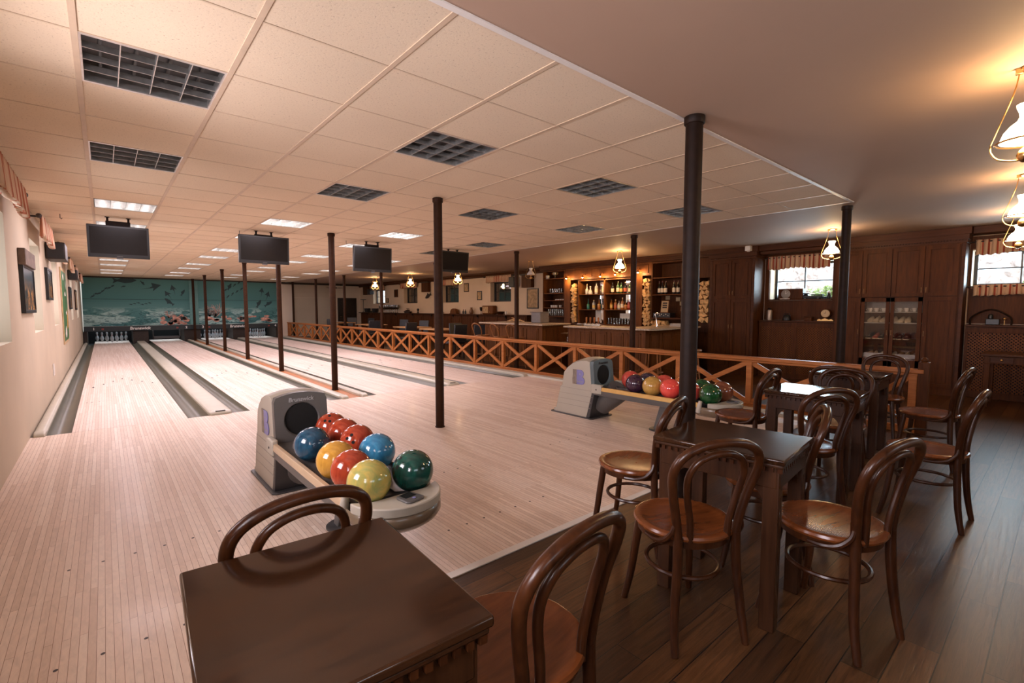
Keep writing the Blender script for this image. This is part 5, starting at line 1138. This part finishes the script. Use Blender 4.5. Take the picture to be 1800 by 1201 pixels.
for k, (y, c, l, s) in enumerate(((1.43, 'teal', 'g', 2), (1.24, 'clear', 'y', 1), (1.06, 'amber', 'y', 2), (.90, 'dark', 'w', 1), (.66, 'amber', 'y', 0), (.53, 'amber', 'r', 1), (.42, 'clear', 'w', 0), (.32, 'amber', 'w', 1), (.22, 'amber', 'y', 2), (.12, 'redb', 'r', 1), (.03, 'redb', 'w', 0))):
    bottle('liquor_bottle', '%s bottle on the lower mirrored shelf, %s from the left' % ({'teal': 'teal', 'clear': 'clear', 'amber': 'amber', 'dark': 'dark', 'redb': 'red'}[c], ORD[k]), XBt, y, 1.32, random.uniform(.22, .30), .04, BG[c], LB[l], BRASS if k % 2 else BLACK, 'bottles on the lower mirrored shelf', s)
for k, y in enumerate((-.72, -.80, -.885, -1.10, -1.20)):
    bottle('wine_bottle', 'dark wine bottle with cream label, %s from the left of five' % ORD[k], XBt, y, 1.67, .31, .037, BG['dark'], LB['w'], plain('wine_capsule', (.12, .02, .015), .4), 'wine bottles on the right shelf', 0)
# glasses on shelves
def glass_row(label, ys_, z, r, h, mat, grp, x=XBt, nm='drinking_glass', inv=False):
    g0 = None
    for k, y in enumerate(ys_):
        lab = label % ORD[k]
        if g0 is None:
            g0 = tag(build(nm, MB().lathe([(r*.8, .001), (r*.85, .01), (r, h), (r*.93, h), (r*.78, .012)], 14), mat, loc=(x, y, z)), lab, 'glass' if nm == 'drinking_glass' else 'cup', grp)
        else:
            c = g0.copy(); C.objects.link(c); c.location = (x, y, z); c['label'] = lab
glass_row('tumbler on the second shelf of the glass shelves, %s from the left', [2.86-.09*k for k in range(6)], 1.78, .034, .13, GLASSW, 'tumblers on the second shelf')
glass_row('white saucer stack on the third shelf of the glass shelves, %s from the left', [2.62-.095*k for k in range(4)], 1.58, .042, .03, WHITEC, 'saucers on the third shelf', nm='saucer')
glass_row('white cup on the fourth shelf of the glass shelves, %s from the left', [2.80, 2.71, 2.62, 2.46], 1.37, .040, .07, WHITEC, 'cups on the fourth shelf', nm='coffee_cup')
glass_row('tall glass on the bottom of the glass shelves, %s from the left', [2.93-.08*k for k in range(9)], 1.136, .032, .19, GLASSW, 'tall glasses on the bottom shelf')
glass_row('wine glass under the right bottle shelf on the back counter, %s from the left', [.72-.085*k for k in range(8)], .936, .033, .17, GLASSW, 'wine glasses on the back counter', x=XBt-.03)
t = thing('trophy_cup', 'two-handled dark trophy on the top of the glass shelves', 'trophy', (XBt, 2.68, 2.20)); build('bowl', MB().lathe([(.045, 0), (.03, .02), (.012, .05), (.02, .08), (.06, .11), (.065, .17), (.055, .17)], 18), plain('pewter', (.22, .18, .13), .4, .6), t)
for s in (-1, 1): build('handle', MB().tube([(0, s*.06, .16), (0, s*.105, .17), (0, s*.10, .12), (0, s*.055, .11)], .006, 6, sub=3), BRASS, t)
t = thing('crystal_decanter', 'bright crystal decanter at the left of the top mirrored shelf', 'decanter', (XBt, 1.36, 1.72)); build('body', MB().lathe([(.05, 0), (.06, .03), (.045, .09), (.018, .14), (.018, .18)], 18), plain('crystal', (.6, .58, .52), .1, .3), t); build('stopper', MB().sphere((0, 0, .20), .024, 12, 8), plain('crystal_stopper', (.6, .58, .52), .1, .3), t)
tag(build('box_of_matches', MB().box(XBt-.03, XBt+.03, 2.93, 3.02, 2.20, 2.30), POSTER, bevel=.002), 'small cream box at the top left of the glass shelves', 'box')
# radio unit and notice on the right shelf
t = thing('stereo_unit', 'black stereo unit with knobs on the lowest right shelf', 'stereo', (XS+.12, -.85, 1.136)); build('case', MB().box(-.10, .12, -.22, .22, 0, .11), BLACK, t, bevel=.004)
km = MB()
for k in range(7): km.lathe([(.010, 0), (.010, .012)], 10, (0, 0, 0)) if 0 else km.box(-.108, -.10, -.18+.055*k, -.165+.055*k, .04+.03*(k % 2), .055+.03*(k % 2))
build('buttons', km, WHITEC, t, smooth=False)
t = thing('framed_notice', 'cream framed notice leaning on the stereo', 'notice', (XS+.06, -.90, 1.25)); M = Matrix.Rotation(R(8), 4, 'Y')
build('frame', MB().box(-.006, .006, -.10, .10, 0, .28).xform(M), W_BAR, t); build('sheet', MB().box(-.009, -.006, -.088, .088, .012, .268).xform(M), PAPER, t, smooth=False)
lm = MB()
for k in range(3): lm.box(-.0105, -.009, -.06, .055, .20-.05*k, .235-.05*k)
build('printed_bars', lm.xform(M), W_DARK, t, smooth=False)
for k, (y, z) in enumerate(((-.78, 1.60), (-1.05, 1.56), (-1.15, 1.46), (-1.28, 1.55), (-1.32, 1.38), (-1.18, 1.33))): tag(build('wall_card', MB().box(XR-.066, XR-.062, y-.055, y+.055, z-.045, z+.045), PAPER, smooth=False), 'small paper card on the back of the right bar shelf, above the stereo', 'card', 'cards behind the stereo')
# ============================================================ BAR COUNTERS
def front_panels(m, plane, axis, a0, a1, z0, z1, n, out):
    """raised frames on a face; axis 'y' for a face at x=plane, 'x' for a face at y=plane"""
    w = (a1-a0)/n
    for k in range(n):
        p, q = a0+w*k+.045, a0+w*(k+1)-.045
        for (u0, u1, v0, v1, d_) in ((p, q, z0, z0+.02, .012), (p, q, z1-.02, z1, .012), (p, p+.02, z0, z1, .012), (q-.02, q, z0, z1, .012), (p+.05, q-.05, z0+.05, z1-.05, .008)):
            lo, hi = sorted((plane, plane+out*d_))
            m.box(lo, hi, u0, u1, v0, v1) if axis == 'y' else m.box(u0, u1, lo, hi, v0, v1)
def top_poly(poly, z0, z1): return MB().prism(poly, z0, z1)
t = thing('bar_counter', 'short panelled bar counter with pale granite top, left of the gap', 'bar counter', (0, 0, 0))
m = MB().box(7.72, 8.55, .62, 2.72, 0, .965).box(7.70, 8.57, .60, 2.74, 0, .10); front_panels(m, 7.72, 'y', .70, 2.70, .16, .90, 4, -1); front_panels(m, .62, 'x', 7.76, 8.52, .16, .90, 2, -1)
build('body', m, W_BAR, t, smooth=False); build('granite_top', top_poly([(7.62, .52), (8.65, .62), (8.65, 2.85), (7.62, 2.85)], .965, 1.0), GRANITE, t, bevel=.006)
t = thing('bar_counter', 'long panelled bar counter with pale granite top and clipped corner', 'bar counter', (0, 0, 0))
m = MB().box(7.86, 8.45, -1.95, -.05, 0, .945).box(8.45, 9.70, -1.95, -1.35, 0, .945).box(7.84, 8.47, -1.97, -.30, 0, .10).box(8.40, 9.70, -1.97, -1.35, 0, .10)
front_panels(m, 7.86, 'y', -1.90, -.32, .16, .88, 4, -1); front_panels(m, -1.95, 'x', 7.95, 9.65, .16, .88, 4, -1)
build('body', m, W_BAR, t, smooth=False); build('granite_top', top_poly([(7.76, .02), (7.76, -2.10), (7.92, -2.16), (9.78, -2.0), (9.78, -1.30), (8.52, -1.30), (8.52, .02)], .945, .98), GRANITE, t, bevel=.006)
build('end_shelf', MB().box(7.88, 8.40, -.045, .20, .60, .62).box(7.88, 8.40, -.045, .20, .80, .815).box(7.88, 7.92, -.045, -.01, 0, .94).box(7.88, 8.40, .17, .20, 0, .6), W_CAB, t, smooth=False)
glass_row('upturned glass on the end shelf of the long bar counter, %s from the front', [.06, .06, .06, .06], .62, .036, .11, GLASSW, 'glasses on the counter end shelf', x=7.96)
for k, o in enumerate([o for o in C.objects if o.get('group') == 'glasses on the counter end shelf']): o.location.x = 7.96+.1*k
tag(build('back_counter', MB().box(9.98, 10.09, -1.74, 2.15, 0, .90).box(9.94, 10.095, -1.74, 2.17, .90, .93), W_CAB, bevel=.004), 'walnut back counter under the bottle shelves', 'counter')
t = thing('beer_tap', 'row of four taps with orange wooden handles on the long bar counter', 'beer tap', (8.15, -.45, .98))
build('base_bar', MB().box(-.03, .03, -.22, .22, 0, .05), CHROME, t, bevel=.006)
for k in range(4): build('tap_handle', MB().lathe([(.010, .05), (.016, .08), (.020, .17), (.014, .18)], 12, (0, .16-.107*k, 0)), W_RAIL, t); build('spout', MB().tube([(0, .16-.107*k, .055), (-.06, .16-.107*k, .06), (-.075, .16-.107*k, .03)], .007, 8), CHROME, t)
t = thing('dishwasher_crate', 'grey plastic tub standing on the short bar counter', 'tub', (8.35, 1.35, 1.0)); GT = plain('grey_tub', (.20, .18, .17), .5)
build('tub', MB().prism([(-.15, -.16), (.15, -.16), (.15, .16), (-.15, .16)], 0, .26), GT, t, bevel=.02); build('rim', MB().box(-.17, .17, -.18, .18, .245, .265), GT, t, bevel=.01)
t = thing('driftwood_branch', 'pale twisted driftwood on the short bar counter behind the post', 'driftwood', (8.25, 2.10, 1.0))
build('branch', MB().tube([(-.05, .3, .02), (0, .15, .05), (.02, 0, .03), (-.03, -.15, .05), (0, -.30, .02)], [.012, .022, .025, .02, .01], 8, sub=4), LOGM, t); build('twig', MB().tube([(0, .05, .04), (.03, .12, .09), (.02, .22, .11)], [.012, .01, .004], 7, sub=3).tube([(-.02, -.12, .05), (-.04, -.2, .09)], [.01, .004], 7), LOGM, t)
t = thing('counter_tray', 'low tray of cutlery on the long bar counter', 'tray', (8.2, -.12, .98)); build('tray', MB().box(-.1, .1, -.12, .12, 0, .02), STEELB, t, bevel=.005); build('cutlery', MB().bar((-.05, -.1, .03), (.05, .08, .035), .02, .008).bar((.05, -.08, .03), (-.04, .1, .035), .02, .008), CHROME, t)
t = thing('paper_stack', 'messy stack of white papers at the right end of the long bar counter', 'papers', (9.35, -1.75, .98))
for k in range(5): build('sheet', MB().box(-.11, .11, -.15, .15, .012*k, .012*k+.006).xform(Matrix.Rotation(random.uniform(-.3, .3), 4, 'Z')), WHITEP, t, smooth=False)
t = thing('counter_faucet', 'bent chrome tap on the long bar counter below the stereo', 'tap', (8.75, -1.62, .98)); build('spout', MB().tube([(0, 0, 0), (0, .02, .15), (0, .05, .26), (-.02, -.05, .27), (-.02, -.08, .22)], .010, 8, sub=3), CHROME, t); build('base', MB().lathe([(.025, 0), (.022, .02)], 14), CHROME, t)
# ============================================================ BAR STOOLS AND LOUNGE FURNITURE
W_STOOL = wood('honey_bentwood', (.20, .075, .022), (.36, .15, .05), 2, .3, 5, .2)
def stool(label, x, y, f, back, sh=.70):
    t = thing('bar_stool', label, 'bar stool', (x, y, 0), R(f), 'bentwood bar stools')
    build('seat', MB().lathe([(.001, sh-.005), (.15, sh-.008), (.17, sh), (.178, sh-.012), (.17, sh-.03), (.001, sh-.03)], 28, cap=False), W_STOOL, t)
    for k in range(4):
        a = PI/4+PI/2*k; c, s = math.cos(a), math.sin(a); build('leg', MB().tube([(.13*c, .13*s, sh-.02), (.15*c, .15*s, sh*.5), (.20*c, .20*s, 0)], .013, 8, sub=3), W_STOOL, t)
    build('foot_ring', MB().tube([(.168*math.cos(2*PI*k/20), .168*math.sin(2*PI*k/20), .24) for k in range(20)], .009, 6, closed=True), W_STOOL, t)
    if back:
        p = [(-.14, -.12, sh-.02), (-.17, -.15, sh+.12), (-.22, -.13, sh+.24), (-.245, 0, sh+.29)]; p = p+[(a, -b, c) for a, b, c in reversed(p[:-1])]
        build('back_hoop', MB().tube(p, .013, 10, sub=4), W_STOOL, t)
    return t
for k, (x, y, f) in enumerate(((7.36, 2.35, 5), (7.36, 1.62, -8), (7.38, 1.08, 6))): stool('honey bentwood bar stool with hoop back at the short counter, %s from the left' % ORD[k], x, y, f, True)
for k, (x, y, f) in enumerate(((7.50, -1.0, 0), (7.58, -2.30, 20), (8.05, -2.75, 40))): stool('backless honey bar stool at the long counter, %s from the left' % ORD[k], x, y, f, False, .64)
def lounge_chair(label, x, y, f):
    t = thing('padded_chair', label, 'chair', (x, y, 0), R(f), 'black padded lounge chairs')
    build('seat', MB().box(-.22, .22, -.22, .22, .40, .47), BLACKL, t, bevel=.02)
    build('backrest', MB().box(-.025, .025, -.21, .21, .48, .93).xform(Matrix.Translation((-.22, 0, 0)) @ Matrix.Rotation(R(-6), 4, 'Y')), BLACKL, t, bevel=.015)
    for a in (-1, 1):
        for b in (-1, 1): build('leg', MB().box(a*.19-.018, a*.19+.018, b*.19-.018, b*.19+.018, 0, .41), W_DARK, t, bevel=.003)
    return t
l0 = None
for k, (x, y, f, l) in enumerate(((8.55, 7.6, 200, 'right side of the middle lounge table'), (7.30, 6.2, 100, 'near side of the middle lounge table'), (7.95, 4.12, 268, 'by the near post'), (7.42, 3.72, 95, 'left side of the near lounge table'), (8.5, 3.60, 180, 'right of the near lounge table'), (7.9, 3.15, 60, 'just behind the first hoop-backed stool'),
                                   (7.5, 8.95, 80, 'at the far lounge table, near side'), (8.7, 9.35, 200, 'at the far lounge table, right side'), (7.4, 12.1, 30, 'at the farthest table, near side'), (8.8, 12.6, 190, 'at the farthest table, right side'), (8.9, 14.2, 250, 'in the far corner before the wainscot'))):
    if l0 is None: l0 = lounge_chair('black padded chair '+l, x, y, f)
    else: dup(l0, (x, y, 0), R(f), 'black padded chair '+l)
def lounge_table(label, x, y):
    t = thing('lounge_table', label, 'table', (x, y, 0), 0, 'pale-topped lounge tables')
    build('tabletop', MB().box(-.38, .38, -.6, .6, .715, .75), W_LOUNGE, t, bevel=.006)
    for a in (-1, 1):
        for b in (-1, 1): build('leg', MB().box(a*.32-.03, a*.32+.03, b*.53-.03, b*.53+.03, 0, .715), W_CAB, t, bevel=.003)
for l, x, y in (('pale oak lounge table nearest the short bar counter', 7.85, 5.05), ('pale oak lounge table left of the near lounge post', 7.95, 6.95), ('pale oak lounge table, third behind the railing', 8.0, 10.2), ('farthest pale oak lounge table by the back wall', 8.1, 13.4)): lounge_table(l, x, y)
vase('white_dish', 'small white dish on the farthest lounge table', 'dish', 13.2, [(.04, 0), (.10, .03), (.09, .03), (.03, .008)], WHITEC, 7.95, .75)
t = thing('ceiling_fan', 'dark small ceiling fan near the back wall', 'fan', (8.9, 16.2, H)); build('rod', MB().tube([(0, 0, 0), (0, 0, -.20)], .015), BLACK, t); build('motor', MB().lathe([(.03, -.20), (.07, -.22), (.07, -.26), (.03, -.28)], 16), BLACK, t)
for k in range(4): build('blade', MB().box(.06, .48, -.05, .05, -.245, -.237).xform(Matrix.Rotation(PI/2*k+.3, 4, 'Z')), W_DARK, t, bevel=.003)
# plug / floor marks on the approach
dm = MB()
for y in (-3.70, -4.60):
    for k, xx in enumerate((.127, .262, .397, .53, .665, .80, .93)):
        for X0 in LX: dm.lathe([(.0075, 0), (.0075, .0009)], 10, (X0+xx, y, 0))
o = tag(build('approach_dots', dm, W_DARK, smooth=False), 'rows of small dark guide dots set in the pale approach floor', 'floor marks'); o['kind'] = 'stuff'
